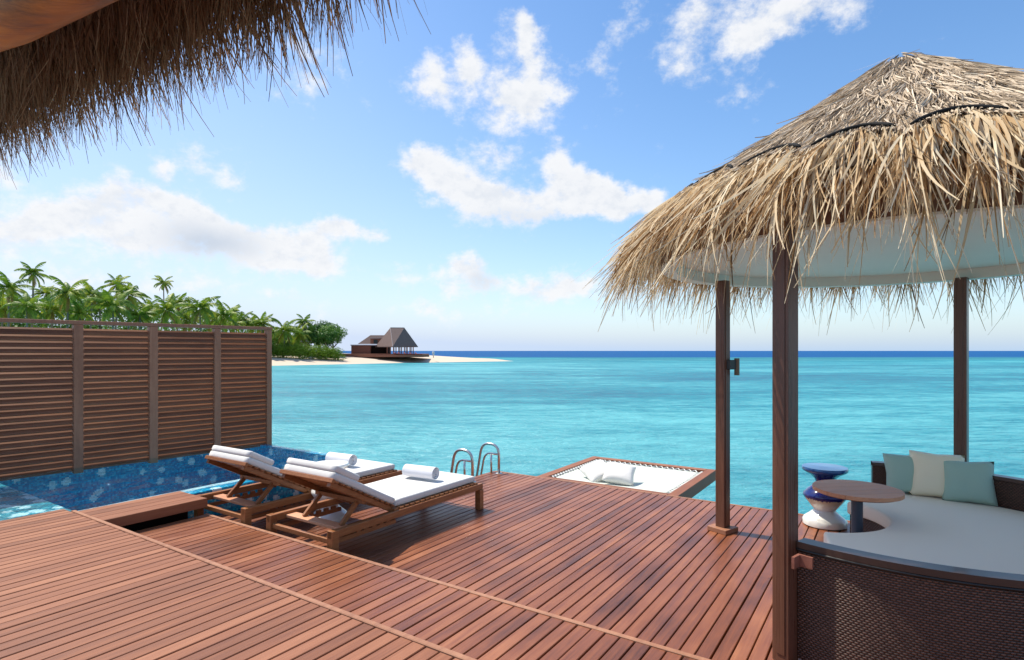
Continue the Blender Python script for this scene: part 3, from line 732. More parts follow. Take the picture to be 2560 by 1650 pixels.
def pillow(name, size, thick, material, loc, rot, label, cat, group=None):
    """square cushion with pinched corners and a seam"""
    n = 14; vs = []; fs = []
    for sgn in (1, -1):
        for i in range(n + 1):
            for j in range(n + 1):
                a, b2 = 2*i/n - 1, 2*j/n - 1
                e = (1 - abs(a) ** 2.6) * (1 - abs(b2) ** 2.6)
                pin = 1 - 0.085 * (1 - abs(a * b2)) * max(abs(a), abs(b2)) ** 3
                h = thick * 0.5 * max(0, e) ** 0.42 * (1 + 0.05 * math.sin(5*a + size*9) * math.cos(4*b2))
                vs.append((a * pin * size/2, b2 * pin * size/2, sgn * h))
    m_ = (n + 1) ** 2
    for i in range(n):
        for j in range(n):
            a = i*(n+1)+j; fs.append((a, a+n+1, a+n+2, a+1)); a += m_; fs.append((a, a+1, a+n+2, a+n+1))
    o = MB().add(vs, fs).build(name, material, smooth=True, loc=loc, rot=rot)
    import bmesh
    bm = bmesh.new(); bm.from_mesh(o.data); bmesh.ops.remove_doubles(bm, verts=bm.verts, dist=1e-5); bm.to_mesh(o.data); bm.free()
    return tag(o, label, cat, group)
hx_, hy_ = uvxy(7.68, 3.26)
pillow('pillow', 0.40, 0.16, M['white_cloth'], (*uvxy(7.30, 3.40), 0.02), (R(20), R(-16), R(18)), 'left one of two white pillows on the hammock net', 'pillow', 'white pillows on the hammock')
pillow('pillow', 0.42, 0.16, M['white_cloth'], (*uvxy(7.30, 3.08), 0.03), (R(24), R(8), R(-14)), 'right one of two white pillows on the hammock net', 'pillow', 'white pillows on the hammock')

# ------------------------------------------------------------------ cabana
CX_, CY_ = 2.86, 4.215
cab = empty('cabana', (CX_, CY_, 0), 0, label='round thatched cabana on square dark posts over the daybed', cat='cabana')
PROF_R = [0, .06, .12, .25, .45, .75, 1.1, 1.5, 1.72, 1.85]; PROF_Z = [3.885, 3.875, 3.845, 3.755, 3.62, 3.412, 3.188, 2.916, 2.755, 2.64]
def pz(r): return float(np.interp(r, PROF_R, PROF_Z))
PR = 1.54
for a in (126.0, 211.7, 41.5, 303.0):
    pxx, pyy = PR * math.cos(R(a)), PR * math.sin(R(a)); hw = 0.0475
    if a == 126.0: pxx, pyy = 1.99 - CX_, 5.40 - CY_
    if a == 211.7: pxx, pyy = 1.50 - CX_, 3.14 - CY_
    if a == 41.5: pxx, pyy = 4.06 - CX_, 5.17 - CY_
    po = MB().box(-hw, hw, -hw, hw, 0.003 if a == 211.7 else 0.045, 2.36).build('post', M['post'], cab, loc=(pxx, pyy, 0), rot=(0, 0, R(a)), bevel=(0.004, 2))
    # shallow cover strips give each post its panelled faces
    MB().box(-hw - 0.006, hw + 0.006, -0.022, 0.030, 0.05, 2.355).build('cover_strip', M['post'], po, bevel=(0.002, 1))
    if a != 211.7: MB().box(-0.10, 0.10, -0.10, 0.10, 0.0, 0.044).build('base_plate', M['edge'], po, bevel=(0.005, 2))
MB().lathe([(1.60, 2.365), (1.705, 2.365), (1.705, 2.52), (1.72, 2.525), (1.72, 2.76)], 96).build('fascia', M['fascia'], cab, auto=40)
MB().lathe([(1.703, 2.364), (1.703, 2.350), (1.585, 2.350), (1.585, 2.44), (0.0, 2.445)], 96).build('ceiling', M['ceil'], cab, auto=40)
MB().lathe([(r, z - 0.035) for r, z in zip(PROF_R, PROF_Z)], 96).build('roof_shell', M['shell'], cab, smooth=True)
NSC, PH0 = 24, R(-123.5)
def scallop(th):
    s_ = ((th - PH0) / (2 * math.pi / NSC)) % 1.0
    return s_
def rope_r(th):
    s_ = scallop(th); return 1.715 - 0.135 * np.sin(np.pi * s_) ** 0.8
# lower skirt
def skirt(N, r_lo, r_hi, lo, hi, zoff, tint_c, gr):
    th = RNG.uniform(0, 2 * np.pi, N); f = RNG.random(N)
    r = rope_r(th) + 0.02 + f * (r_hi - r_lo)
    z = np.interp(r, PROF_R, PROF_Z) + zoff + RNG.normal(0, 0.012, N)
    roots = np.stack([r * np.cos(th), r * np.sin(th), z], 1)
    ja = th + np.clip(RNG.normal(0, 0.24, N), -.5, .5)
    sl = np.minimum(-0.92 + RNG.normal(0, 0.24, N) - f * 0.35, -0.52)
    dirs = np.stack([np.cos(ja), np.sin(ja), sl], 1)
    # fronds come in bunches of like length
    bunch = 0.70 + 0.6 * np.sin(th * 37 + 2 * np.sin(th * 11)) ** 4
    lens = RNG.uniform(lo, hi, N) * bunch
    wid = RNG.uniform(0.007, 0.018, N) * (1 + 0.5 * (RNG.random(N) < 0.15))
    tint = np.clip(RNG.normal(tint_c, 0.24, N), 0, 1)
    return ribbons('thatch_skirt', roots, dirs, lens, wid, tint, M['thatch'], cab, 8, gr, 0.7, 0.8)
skirt(4300, 0.0, 0.12, 0.28, 0.56, 0.012, 0.72, 1.35)
skirt(2700, 0.0, 0.12, 0.50, 0.80, 0.016, 0.76, 1.4)
skirt(2500, 0.0, 0.20, 0.36, 0.70, -0.02, 0.36, 1.6)
# thatched cap
N = 27000; th = RNG.uniform(0, 2 * np.pi, N); rr = 0.06 + 1.56 * np.sqrt(RNG.random(N))
rmax = rope_r(th); keep = rr < rmax - 0.02; th, rr = th[keep], rr[keep]; N = len(th)
z = np.interp(rr, PROF_R, PROF_Z); z2 = np.interp(rr + 0.05, PROF_R, PROF_Z); sl = (z2 - z) / 0.05
roots = np.stack([rr * np.cos(th), rr * np.sin(th), z - 0.012 + RNG.normal(0, 0.004, N)], 1)
ja = th + RNG.normal(0, 0.22, N) + 0.35 * np.sin(th * 9 + rr * 14) + 0.2 * np.sin(th * 23 - rr * 9)
dirs = np.stack([np.cos(ja), np.sin(ja), sl + 0.07 + np.clip(RNG.normal(0, 0.05, N), -.1, .07)], 1)
lens = np.minimum(RNG.uniform(0.14, 0.38, N), rmax[keep] - rr + 0.10)
ribbons('thatch_cap', roots, dirs, lens, RNG.uniform(0.005, 0.012, N), np.clip(RNG.normal(0.58, 0.26, N) - 0.12 * (rr < 0.35), 0, 1), M['thatch_cap'], cab, 6, 0.9, 0.6, 0.6)
N = 2600; th = RNG.uniform(0, 2 * np.pi, N); rr = rope_r(th) - RNG.uniform(0.0, 0.07, N)
roots = np.stack([rr * np.cos(th), rr * np.sin(th), np.interp(rr, PROF_R, PROF_Z) + 0.008], 1)
dirs = np.stack([np.cos(th), np.sin(th), -0.45 + 0 * th], 1)
ribbons('thatch_cap', roots, dirs, RNG.uniform(0.07, 0.13, N), RNG.uniform(0.008, 0.018, N), np.clip(RNG.normal(0.62, 0.2, N), 0, 1), M['thatch_cap'], cab, 4, 0.6, 0.3, 0.5)
for k in range(NSC):
    pts = []
    for j in range(13):
        s_ = 0.05 + 0.86 * j / 12; a = PH0 + (k + s_) * 2 * math.pi / NSC; r_ = float(rope_r(a)) + 0.004
        pts.append((r_ * math.cos(a), r_ * math.sin(a), pz(r_) + 0.030))
    MB().tube(pts, [0.005] + [0.011] * 11 + [0.005], 7).build('edge_rope', M['rope'], cab, smooth=True)
# small spotlight on the middle post
MB().box(-0.05, 0.05, -0.035, 0.0, -0.045, 0.045, 0.004).build('lamp_bracket', M['black'], cab, loc=(1.99 - CX_ + 0.055, 5.40 - CY_ - 0.035, 1.57), rot=(0, 0, R(35)))
MB().tube([(0, 0, -0.08), (0, 0, 0.08)], 0.024, 20).build('lamp_shade', M['bronze'], cab, loc=(1.99 - CX_ + 0.125, 5.40 - CY_ - 0.02, 1.55), auto=40)

# ------------------------------------------------------------------ round wicker daybed
BX, BY = 2.76, 4.00
bed = empty('daybed', (BX, BY, 0), 0, label='round dark wicker daybed with a cream mattress under the cabana', cat='daybed')
def wall(r, z0, z1, a0, a1, material, parent, name, n=90, inward=False):
    me = bpy.data.meshes.new(name); vs = []; fs = []; uvs = []
    for k in range(n + 1):
        a = a0 + (a1 - a0) * k / n
        for z in (z0, z1): vs.append((r * math.cos(a), r * math.sin(a), z))
    for k in range(n):
        f = (2*k, 2*k+2, 2*k+3, 2*k+1)
        fs.append(f if not inward else f[::-1])
    me.from_pydata(vs, [], fs); uvl = me.uv_layers.new(name='UVMap')
    for p in me.polygons:
        for li in p.loop_indices:
            vi = me.loops[li].vertex_index; k = vi // 2; uvl.data[li].uv = (r * (a0 + (a1-a0)*k/n) + 40, vs[vi][2] + 10)
        p.use_smooth = True
    me.materials.append(material); o = inst(name, me, parent); return o
B0, B1 = R(-143.6), R(66)
RO, RI, BT = 1.50, 1.43, 0.668
wall(RO, 0.03, BT - 0.03, B0, B1, M['wicker'], bed, 'back_outside')
wall(RI, 0.30, BT - 0.03, B0, B1, M['wicker'], bed, 'back_inside', inward=True)
mb = MB(); prof = [(RI - 0.012, BT - 0.03), (RI - 0.012, BT), (RO + 0.012, BT), (RO + 0.012, BT - 0.034), (RI - 0.012, BT - 0.034)]
mb.lathe(prof, 96, 0, 0, B0, B1).build('cap_rail', M['cap'], bed, auto=40)
MB().lathe([(RO + 0.002, BT - 0.055), (RO + 0.012, BT - 0.050), (RO + 0.016, BT - 0.043), (RO + 0.011, BT - 0.036), (RO, BT - 0.034)], 120, 0, 0, B0, B1).build('piping', M['wicker'], bed, smooth=True)
for a in (B0, B1):
    ca, sa = math.cos(a), math.sin(a)
    mb = MB().add([(RI*ca, RI*sa, 0.03), (RO*ca, RO*sa, 0.03), (RO*ca, RO*sa, BT - .034), (RI*ca, RI*sa, BT - .034)], [(0, 1, 2, 3)]); mb.build('back_end', M['cap'], bed)
# mattress outline: disc cut by a chord, with a round bite for the table
NC, NR = (-0.40, 0.585), 0.555
far_tip, near_tip = (-0.05, 0.98), (-0.90, -0.47)
outl = []
def angp(a, r): return (r * math.cos(a), r * math.sin(a))
rm = RI - 0.012
a_far = R(64); a_near = R(-135)
n = 70
for k in range(n + 1): outl.append(angp(a_near + (a_far - a_near) * k / n, rm))
def circ(a): return (NC[0] + NR * math.cos(a), NC[1] + NR * math.sin(a))
aa, ab = R(29), R(-106)
for k in range(31): outl.append(circ(aa + (ab - aa) * k / 30))
def shrink(poly, d):
    out = []; n = len(poly)
    for i in range(n):
        a, b2, c = Vector(poly[i-1]), Vector(poly[i]), Vector(poly[(i+1) % n])
        e1 = (b2-a).normalized(); e2 = (c-b2).normalized(); nn = Vector((-(e1.y+e2.y), e1.x+e2.x))
        if nn.length < 1e-5: nn = Vector((-e1.y, e1.x))
        nn.normalize(); out.append(tuple(b2 + nn * d))
    return out
def area(p): return sum(p[i-1][0]*p[i][1]-p[i][0]*p[i-1][1] for i in range(len(p))) / 2
if area(outl) < 0: outl = outl[::-1]
MZ0, MZ1 = 0.315, 0.425
vs = []; rings = []
for d, z in ((0.02, MZ0), (0.006, MZ0 + .006), (0.0, MZ0 + .02), (0.0, MZ1 - .03), (0.005, MZ1 - .012), (0.018, MZ1 - .002), (0.035, MZ1)):
    rg = shrink(outl, d) if d else outl; rings.append([(x_, y_, z) for x_, y_ in rg])
n = len(outl); vs = [p for rg in rings for p in rg]; fs = []
for L in range(len(rings)-1):
    for k in range(n): a = L*n+k; b2 = L*n+(k+1) % n; fs.append((a, b2, b2+n, a+n))
fs.append(tuple(range(len(vs)-n, len(vs))))
MB().add(vs, fs).build('mattress', M['cream_cloth'], bed, auto=50)
# wicker base that follows the mattress outline
me = bpy.data.meshes.new('base'); o2 = shrink(outl, 0.02); vs = []; fs = []; cum = [0]
for i in range(len(o2)): cum.append(cum[-1] + (Vector(o2[i]) - Vector(o2[(i+1) % len(o2)])).length)
for p in o2: vs += [(p[0], p[1], 0.02), (p[0], p[1], MZ0 + 0.002)]
n = len(o2); fs = [(2*i, 2*((i+1) % n), 2*((i+1) % n)+1, 2*i+1) for i in range(n)]
me.from_pydata(vs, [], fs); uvl = me.uv_layers.new(name='UVMap')
for p in me.polygons:
    for j, li in enumerate(p.loop_indices):
        i = p.index; uvl.data[li].uv = ((cum[i] if j in (0, 3) else cum[i+1]) + 5, (0.02 if j < 2 else MZ0) + 10)
me.materials.append(M['wicker']); inst('base', me, bed)
# bracket that ties the back to the front post
o = MB().box(-0.012, 0.065, -0.035, -0.020, -0.03, 0.03).box(-0.012, 0.003, -0.10, -0.0351, -0.03, 0.03).build('bracket', M['bracket'], bed, loc=(-1.225, -0.975, 0.60), rot=(0, 0, R(-50)))
# scatter cushions
def stand_pillow(rx, ry, size, face_deg, tilt, material, label, roll=0.0):
    z = MZ1 + size / 2 * math.cos(tilt) * 0.96 + 0.002
    rot = (Matrix.Rotation(R(face_deg), 4, 'Z') @ Matrix.Rotation(-tilt, 4, 'Y') @ Matrix.Rotation(R(90), 4, 'Y') @ Matrix.Rotation(roll, 4, 'Z'))
    o = pillow('cushion', size, 0.17, material, (CX_ + rx, CY_ + ry, z), rot.to_euler(), label, 'cushion', 'cushions on the daybed')
    return o
stand_pillow(3.55 - CX_, 5.13 - CY_, 0.36, -112, R(14), M['pillow_green'], 'sea green cushion leftmost of the three on the daybed, behind the cream one', R(2))
stand_pillow(3.71 - CX_, 5.00 - CY_, 0.40, -120, R(16), M['pillow_cream'], 'cream cushion between the two sea green ones on the daybed', R(-2))
stand_pillow(3.85 - CX_, 4.83 - CY_, 0.365, -128, R(18), M['pillow_green'], 'sea green cushion in front, rightmost of the three on the daybed', R(3))

# ------------------------------------------------------------------ little round table in the bite of the daybed
tb = empty('side_table', (2.66, 4.41, 0), R(8), label='small round slatted teak table on a slate blue column beside the daybed', cat='table')
TR = 0.305; nsl = 5; sw = 2 * TR / nsl
for k in range(nsl):
    y0 = -TR + k * sw + 0.002; y1 = y0 + sw - 0.004; poly = []
    N2 = 14
    def xr(y_): return math.sqrt(max(1e-5, TR * TR - y_ * y_))
    for j in range(N2 + 1): y_ = y0 + (y1 - y0) * j / N2; poly.append((xr(y_), y_))
    for j in range(N2 + 1): y_ = y1 - (y1 - y0) * j / N2; poly.append((-xr(y_), y_))
    MB().prism(poly, 0.612, 0.64).build('slat', M['teak_lt'], tb)
MB().lathe([(0.0, 0.600), (TR - 0.03, 0.600), (TR - 0.02, 0.611)], 48).build('rim', M['teak'], tb, auto=40)
MB().tube([(0, 0, 0.0), (0, 0, 0.60)], 0.040, 28).build('column', M['slate'], tb, auto=40)
MB().lathe([(0.0, 0.014), (0.19, 0.012), (0.20, 0.0)], 40).build('foot', M['slate'], tb, auto=40)

# ------------------------------------------------------------------ ceramic stools
def stool(x, y, material, label, s_=1.0):
    t_ = empty('ceramic_stool', (x, y, 0.0), 0, label=label, cat='stool', group='hourglass ceramic stools on the lower deck')
    prof = [(0.0, 0.0), (0.205, 0.0), (0.222, 0.012), (0.224, 0.055), (0.205, 0.078), (0.15, 0.115), (0.112, 0.150), (0.112, 0.160), (0.155, 0.205), (0.205, 0.262), (0.222, 0.290), (0.218, 0.310), (0.17, 0.350), (0.105, 0.400), (0.090, 0.425),
            (0.105, 0.455), (0.155, 0.495), (0.215, 0.525), (0.232, 0.538), (0.234, 0.560), (0.226, 0.570), (0.0, 0.573)]
    MB().lathe([(r * s_, z) for r, z in prof], 56).build('body', material, t_, auto=45)
    return t_
stool(3.05, 5.58, M['glaze'], 'blue and white drip glazed hourglass stool at the deck edge by the daybed', 0.87)
sx, sy = uvxy(3.78, 4.70)
stool(sx, sy, M['ceramic'], 'white hourglass stool tucked between the two loungers', 0.80)

# ------------------------------------------------------------------ overhanging villa roof, upper left
villa = empty('villa_roof', (0, 0, 0), 0, label='overhanging thatched eave of the villa across the upper left corner', cat='roof')
ea, eb = np.array([-0.211, 1.69]), np.array([-2.772, 3.098]); ed = (eb - ea) / np.linalg.norm(eb - ea); en = np.array([-ed[1], ed[0]]); en = en if en[1] > 0 else -en
def eave(N, s0, s1, back0, back1, z0, lo, hi, out, tc_, gr=0.5, wid=(0.006, 0.017)):
    s_ = RNG.uniform(s0, s1, N); bk = RNG.uniform(back0, back1, N)
    xy = ea + s_[:, None] * ed - bk[:, None] * en
    z = z0 + bk * 0.62 + RNG.normal(0, 0.02, N) + np.maximum(0, 0.45 - s_) * 0.26
    roots = np.stack([xy[:, 0], xy[:, 1], z], 1)
    o_ = out + RNG.normal(0, 0.12, N); sd = RNG.normal(0, 0.16, N)
    dirs = np.stack([en[0] * o_ + ed[0] * sd, en[1] * o_ + ed[1] * sd, -np.ones(N)], 1)
    bunch = 0.72 + 0.4 * np.sin(s_ * 17 + 1.5 * np.sin(s_ * 5)) ** 2
    return ribbons('eave_thatch', roots, dirs, RNG.uniform(lo, hi, N) * bunch, RNG.uniform(wid[0], wid[1], N), np.clip(RNG.normal(tc_, 0.22, N), 0, 1), M['thatch_dk'], villa, 7, gr, 0.6, 0.75)
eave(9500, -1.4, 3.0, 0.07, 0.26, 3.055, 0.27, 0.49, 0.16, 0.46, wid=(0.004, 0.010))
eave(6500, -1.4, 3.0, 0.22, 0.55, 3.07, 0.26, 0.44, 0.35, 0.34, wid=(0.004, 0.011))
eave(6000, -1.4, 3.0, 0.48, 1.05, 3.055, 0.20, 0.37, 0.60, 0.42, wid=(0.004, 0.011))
mb = MB()
for s_ in (-1.6, 2.85):
    for bk, z in ((0.09, 3.10), (1.25, 3.82), (1.25, 4.05), (0.05, 3.29)):
        xy = ea + s_ * ed - bk * en; mb.v.append((float(xy[0]), float(xy[1]), z))
mb.f = [(0, 1, 5, 4), (1, 2, 6, 5), (2, 3, 7, 6), (3, 0, 4, 7), (0, 3, 2, 1), (4, 5, 6, 7)]
mb.build('roof_slab', M['shell'], villa)
MB().tube([(-2.2, 2.13, 2.875), (-1.725, 1.936, 2.87), (-1.206, 1.672, 2.87), (-0.70, 1.355, 2.888), (-0.18, 0.97, 2.914)], 0.119, 28).build('log_beam', M['log'], villa, smooth=True)

# ------------------------------------------------------------------ island vegetation
def frond_mesh(name, L, droop, spread, nleaf, seed):
    rnd = random.Random(seed); vs = []; fs = []; tint = []
    def pt(s_):    # spine curve in xz
        ang = R(spread) - droop * s_ ** 1.3
        return s_
    P = [Vector((0, 0, 0))]; ang = R(spread); n = 12
    for k in range(n): P.append(P[-1] + Vector((math.cos(ang), 0, math.sin(ang))) * (L / n)); ang -= droop / n * (0.6 + 0.9 * k / n)
    for k in range(n):
        wv = 0.035 * (1 - k / n) + 0.012; a = len(vs)
        vs += [tuple(P[k] + Vector((0, wv, 0))), tuple(P[k] - Vector((0, wv, 0))), tuple(P[k+1] - Vector((0, wv, 0))), tuple(P[k+1] + Vector((0, wv, 0)))]; fs.append((a, a+1, a+2, a+3)); tint += [0.9] * 4
    for i in range(nleaf):
        s_ = 0.10 + 0.90 * i / (nleaf - 1); f = s_ * n; k = min(n - 1, int(f)); p = P[k].lerp(P[k+1], f - k); d = (P[k+1] - P[k]).normalized()
        ll = L * 0.27 * math.sin(math.pi * min(1, 0.12 + 0.86 * s_)) ** 0.7 * rnd.uniform(0.85, 1.1)
        for sg in (1, -1):
            side_ = Vector((0, sg, 0)); dirl = (side_ * 0.78 + d * 0.62 + Vector((0, 0, -0.38 - rnd.uniform(0, 0.3)))).normalized()
            wv = d * (L * 0.021); mid = p + dirl * ll * 0.5 + Vector((0, 0, 0.02)); tip = p + dirl * ll + Vector((0, 0, -ll * 0.22)); a = len(vs)
            vs += [tuple(p - wv), tuple(p + wv), tuple(mid + wv), tuple(mid - wv), tuple(tip)]; fs += [(a, a+1, a+2, a+3), (a+3, a+2, a+4)]; tint += [rnd.random()] * 5
    me = bpy.data.meshes.new(name); me.from_pydata(vs, [], fs); at = me.attributes.new('tint', 'FLOAT', 'POINT'); at.data.foreach_set('value', tint); me.materials.append(M['palm_dry' if 'dry' in name else 'palm'])
    return me
FR = {}
for nm, dp, sp_ in (('up', 1.2, 72), ('mid', 1.7, 45), ('flat', 1.7, 18), ('low', 1.5, -12), ('hang', 1.0, -45)):
    FR[nm] = [frond_mesh('frond', 3.4, dp * q, sp_, 26, int(dp * 10) + int(q * 10)) for q in (0.85, 1.15)]
FR['dry'] = [frond_mesh('frond_dry', 3.0, 0.9, -50, 22, 91), frond_mesh('frond_dry', 2.8, 0.7, -62, 22, 92)]
def palm(px, py, dia_px, depth, label, hanging=True, dense=18):
    x = (px - 1280) / 1430 * depth; zc = 1.7 + (877 - py) / 1430 * depth; g = ground(x, depth) - 0.1
    sc = dia_px / 1430 * depth / 5.6
    t_ = empty('palm_tree', (x, depth, g), random.uniform(0, 6.28), label=label, cat='palm tree', group='coconut palms on the island')
    Ht = zc - g; rnd = random.Random(int(px * 7 + py)); lean = rnd.uniform(-0.06, 0.06) * Ht; lean2 = rnd.uniform(-0.06, 0.06) * Ht
    MB().tube([(-lean * (1 - k/6) ** 2, -lean2 * (1 - k/6) ** 2, Ht * k / 6) for k in range(7)], [0.24, 0.19, 0.17, 0.16, 0.15, 0.14, 0.13], 8).build('trunk', M['bark'], t_, smooth=True)
    kinds = ['up'] * 3 + ['mid'] * 5 + ['flat'] * 5 + ['low'] * 4 + (['hang', 'dry', 'dry'] if hanging else [])
    for k, kd in enumerate(kinds):
        if len(kinds) > dense and k % 5 == 4 and dense < 18: continue
        s2_ = sc * rnd.uniform(0.85, 1.12)
        inst('frond', rnd.choice(FR[kd]), t_, (0, 0, Ht), (rnd.uniform(-.25, .25), rnd.uniform(-.12, .12), k * 2.399 + rnd.uniform(-.3, .3)), (s2_, s2_ * rnd.uniform(.9, 1.15), s2_))
    return t_
PALMS = [(22,722,95,97,'big leaning palm at the far left of the picture, left of the slim tall one'),(83,683,66,104,'slim palm with a small crown standing tallest at the far left'),(170,735,98,99,'full crowned palm just right of the slim tall palm'),
 (67,768,84,94,'low palm under the slim tall one at the left'),(230,738,72,106,'palm with drooping fronds right of the full crowned palm'),(293,712,68,110,'high palm above the low broad one near the middle of the grove'),
 (283,768,104,100,'low broad palm with wide flat fronds below the high one'),(322,738,84,107,'palm on the right shoulder of the high palm'),(409,708,47,150,'lone small crowned palm standing high above the grove'),
 (415,776,98,108,'broad palm directly beneath the lone high palm'),(446,758,54,124,'small palm peeping right of the lone high palm'),(474,768,58,126,'small palm left of the tall crown in the middle'),
 (500,772,94,114,'tallest crown of the right half of the grove'),(558,792,84,120,'palm with a pale trunk top right of the tallest right crown'),(581,782,54,136,'thin crowned palm behind the pale topped one'),
 (606,802,60,134,'narrow palm halfway down the slope of crowns'),(629,806,52,140,'small palm just left of the end post of the screen'),(655,810,76,136,'palm rising directly over the end post of the screen'),
 (711,828,78,138,'palm standing alone right of the screen end'),(761,806,54,150,'palm poking above the dark broadleaf trees'),(748,836,66,146,'low palm in front of the dark broadleaf trees'),
 (130,775,80,108,'low palm between the slim tall palm and the full crowned one'),(200,785,70,100,'short palm just over the screen rail at the left'),(350,790,74,104,'short bright palm over the second screen post'),(375,770,60,120,'low palm left of the lone high palm'),
 (250,750,60,125,'palm behind the drooping one'),(40,760,60,118,'palm behind the big leaning one'),(465,800,70,118,'short palm over the third screen panel'),(530,800,66,130,'short palm right of the tallest right crown'),(585,812,60,128,'short palm near the third screen post'),
 (5,770,90,100,'low palm cut by the left edge of the picture'),(115,735,60,125,'small palm behind the slim tall trunk'),(690,842,56,150,'short palm half hidden by the shore bushes')]
for p in PALMS: palm(*p[:4], label=p[4])

def leaf_cloud(blobs, n, size, seed):
    """many small leaves spread through the volume of several uneven clumps"""
    rg = np.random.default_rng(seed); tot = sum(b_[3] ** 2 for b_ in blobs); V = []; T = []
    for (bx, by, bz, br, fl) in blobs:
        m_ = int(n * br ** 2 / tot); d = rg.normal(size=(m_, 3)); d /= np.linalg.norm(d, axis=1)[:, None]
        lump = 1 + 0.22 * np.sin(d[:, 0] * 7 + seed) * np.sin(d[:, 1] * 6 + bx) + 0.16 * np.sin(d[:, 2] * 9 + by + d[:, 0] * 5)
        r = br * (0.72 + 0.33 * rg.random(m_)) * lump
        p = d * r[:, None] * np.array([1, 1, fl]) + np.array([bx, by, bz])
        nrm = d + rg.normal(0, 0.55, (m_, 3)); nrm /= np.linalg.norm(nrm, axis=1)[:, None]
        a = np.cross(nrm, rg.normal(size=(m_, 3))); a /= np.linalg.norm(a, axis=1)[:, None]; b2 = np.cross(nrm, a)
        s_ = (size * rg.uniform(0.6, 1.4, m_))[:, None]
        V.append(np.stack([p - a * s_, p - b2 * s_ * .6, p + a * s_, p + b2 * s_ * .6], 1)); T.append(rg.random(m_))
    V = np.concatenate(V); T = np.concatenate(T); N = len(V)
    return V.reshape(-1, 3), np.arange(N * 4).reshape(N, 4), np.repeat(T, 4)
def leaf_obj(name, blobs, n, size, seed, material, parent=None, loc=(0, 0, 0)):
    V, F, T = leaf_cloud(blobs, n, size, seed); me = bpy.data.meshes.new(name); me.from_pydata(V.tolist(), [], F.tolist())
    at = me.attributes.new('tint', 'FLOAT', 'POINT'); at.data.foreach_set('value', T.astype(np.float32)); me.materials.append(material)
    return inst(name, me, parent, loc)
def tree(px, py, depth, rad, ht, label, seed):
    x = (px - 1280) / 1430 * depth; g = ground(x, depth) - 0.1; zc = 1.7 + (877 - py) / 1430 * depth - g; rnd = random.Random(seed)
    t_ = empty('broadleaf_tree', (x, depth, g), 0, label=label, cat='tree', group='dark broadleaf trees behind the shore bushes')
    MB().tube([(0, 0, 0), (0.1, 0, zc * .4), (-0.1, 0.1, zc * .8)], [0.35, 0.26, 0.12], 8).tube([(0, 0, zc * .35), (rad * .5, .2, zc * .8)], [0.2, 0.06], 6).tube([(0, 0, zc * .35), (-rad * .5, -.2, zc * .85)], [0.2, 0.06], 6).build('trunk', M['bark'], t_, smooth=True)
    bl = [(0, 0, zc, rad * .62, .85)]
    for k in range(11):
        a = rnd.uniform(0, 6.28); q = rnd.uniform(.45, .85); bl.append((rad * q * math.cos(a), rad * q * math.sin(a), zc + rnd.uniform(-.55, .5) * rad * ht, rad * rnd.uniform(.26, .42), .85))
    leaf_obj('crown', bl, int(1500 * rad), 0.17, seed, M['leaf'], t_)
tree(832, 836, 156, 4.6, .8, 'large dark round tree nearest the beach pavilion', 3)
tree(798, 828, 160, 4.4, .8, 'dark tree left of the largest round one', 5)
tree(764, 833, 152, 3.2, .9, 'small dark tree under the poking palm', 8)
tree(815, 845, 150, 3.2, .8, 'dark lower tree in front of the largest round one', 9)
def bush(px, depth, rx, h, label, seed):
    x = (px - 1280) / 1430 * depth; g = ground(x, depth) - 0.15; rnd = random.Random(seed)
    bl = [(rnd.uniform(-rx, rx) * .75, rnd.uniform(-1, 1), h * rnd.uniform(.28, .66), h * rnd.uniform(.32, .42), .9) for _ in range(9)] + [(0, 0, h * .45, h * .5, .9)]
    o = leaf_obj('shore_bush', bl, 3600, 0.13, seed, M['bush'], None, (x, depth, g)); tag(o, label, 'bush', 'bright shore bushes behind the sand')
BL = ['bright green shore bush next to the screen end', 'bright green bush second from the screen end', 'bright green bush under the lone palm right of the screen', 'bright green bush in the middle of the shore hedge', 'bright green bush before the dark trees', 'rounded bright bush at the right end of the hedge']
for i, px in enumerate((676, 706, 738, 772, 806, 834)): bush(px, 136 + i * 1.2, 2.6, 3.9 if i < 5 else 3.7, BL[i], 20 + i)
# dense undergrowth that nobody could count, filling the grove between the trunks
rg = random.Random(4); bl = []
for k in range(120):
    px = rg.uniform(-60, 760); dpt = np.interp(px, [0, 300, 500, 760], [112, 122, 134, 158]) + rg.uniform(-4, 14); xx = (px - 1280) / 1430 * dpt
    top = np.interp(px, [0, 300, 420, 500, 650, 760], [742, 744, 768, 774, 806, 838]) + rg.uniform(-6, 14); zt = 1.7 + (877 - top) / 1430 * dpt
    rad = rg.uniform(1.6, 2.8); bl.append((xx, dpt, zt - rad, rad, 1.0)); bl.append((xx + rg.uniform(-2, 2), dpt, (zt - rad) * .45, rad * 1.3, 1.2))
o = leaf_obj('undergrowth', bl, 52000, 0.26, 77, M['leaf']); tag(o, 'dense green undergrowth between the palm trunks', kind='stuff')

# ------------------------------------------------------------------ beach pavilion
hy = 158.0
def hp(px, py, d=hy): return ((px - 1280) / 1430 * d, d, 1.7 + (877 - py) / 1430 * d)
pav = empty('beach_pavilion', (hp(975, 886)[0], hy, 0.55), 0, label='beach pavilion with steep dark hipped roof at the end of the sand', cat='pavilion')
def rel(px, py, dy=0.0):
    d = hy + dy; x, y, z = (px - 1280) / 1430 * d, d, 1.7 + (877 - py) / 1430 * d
    return (x - pav.location.x, y - pav.location.y, z - pav.location.z)
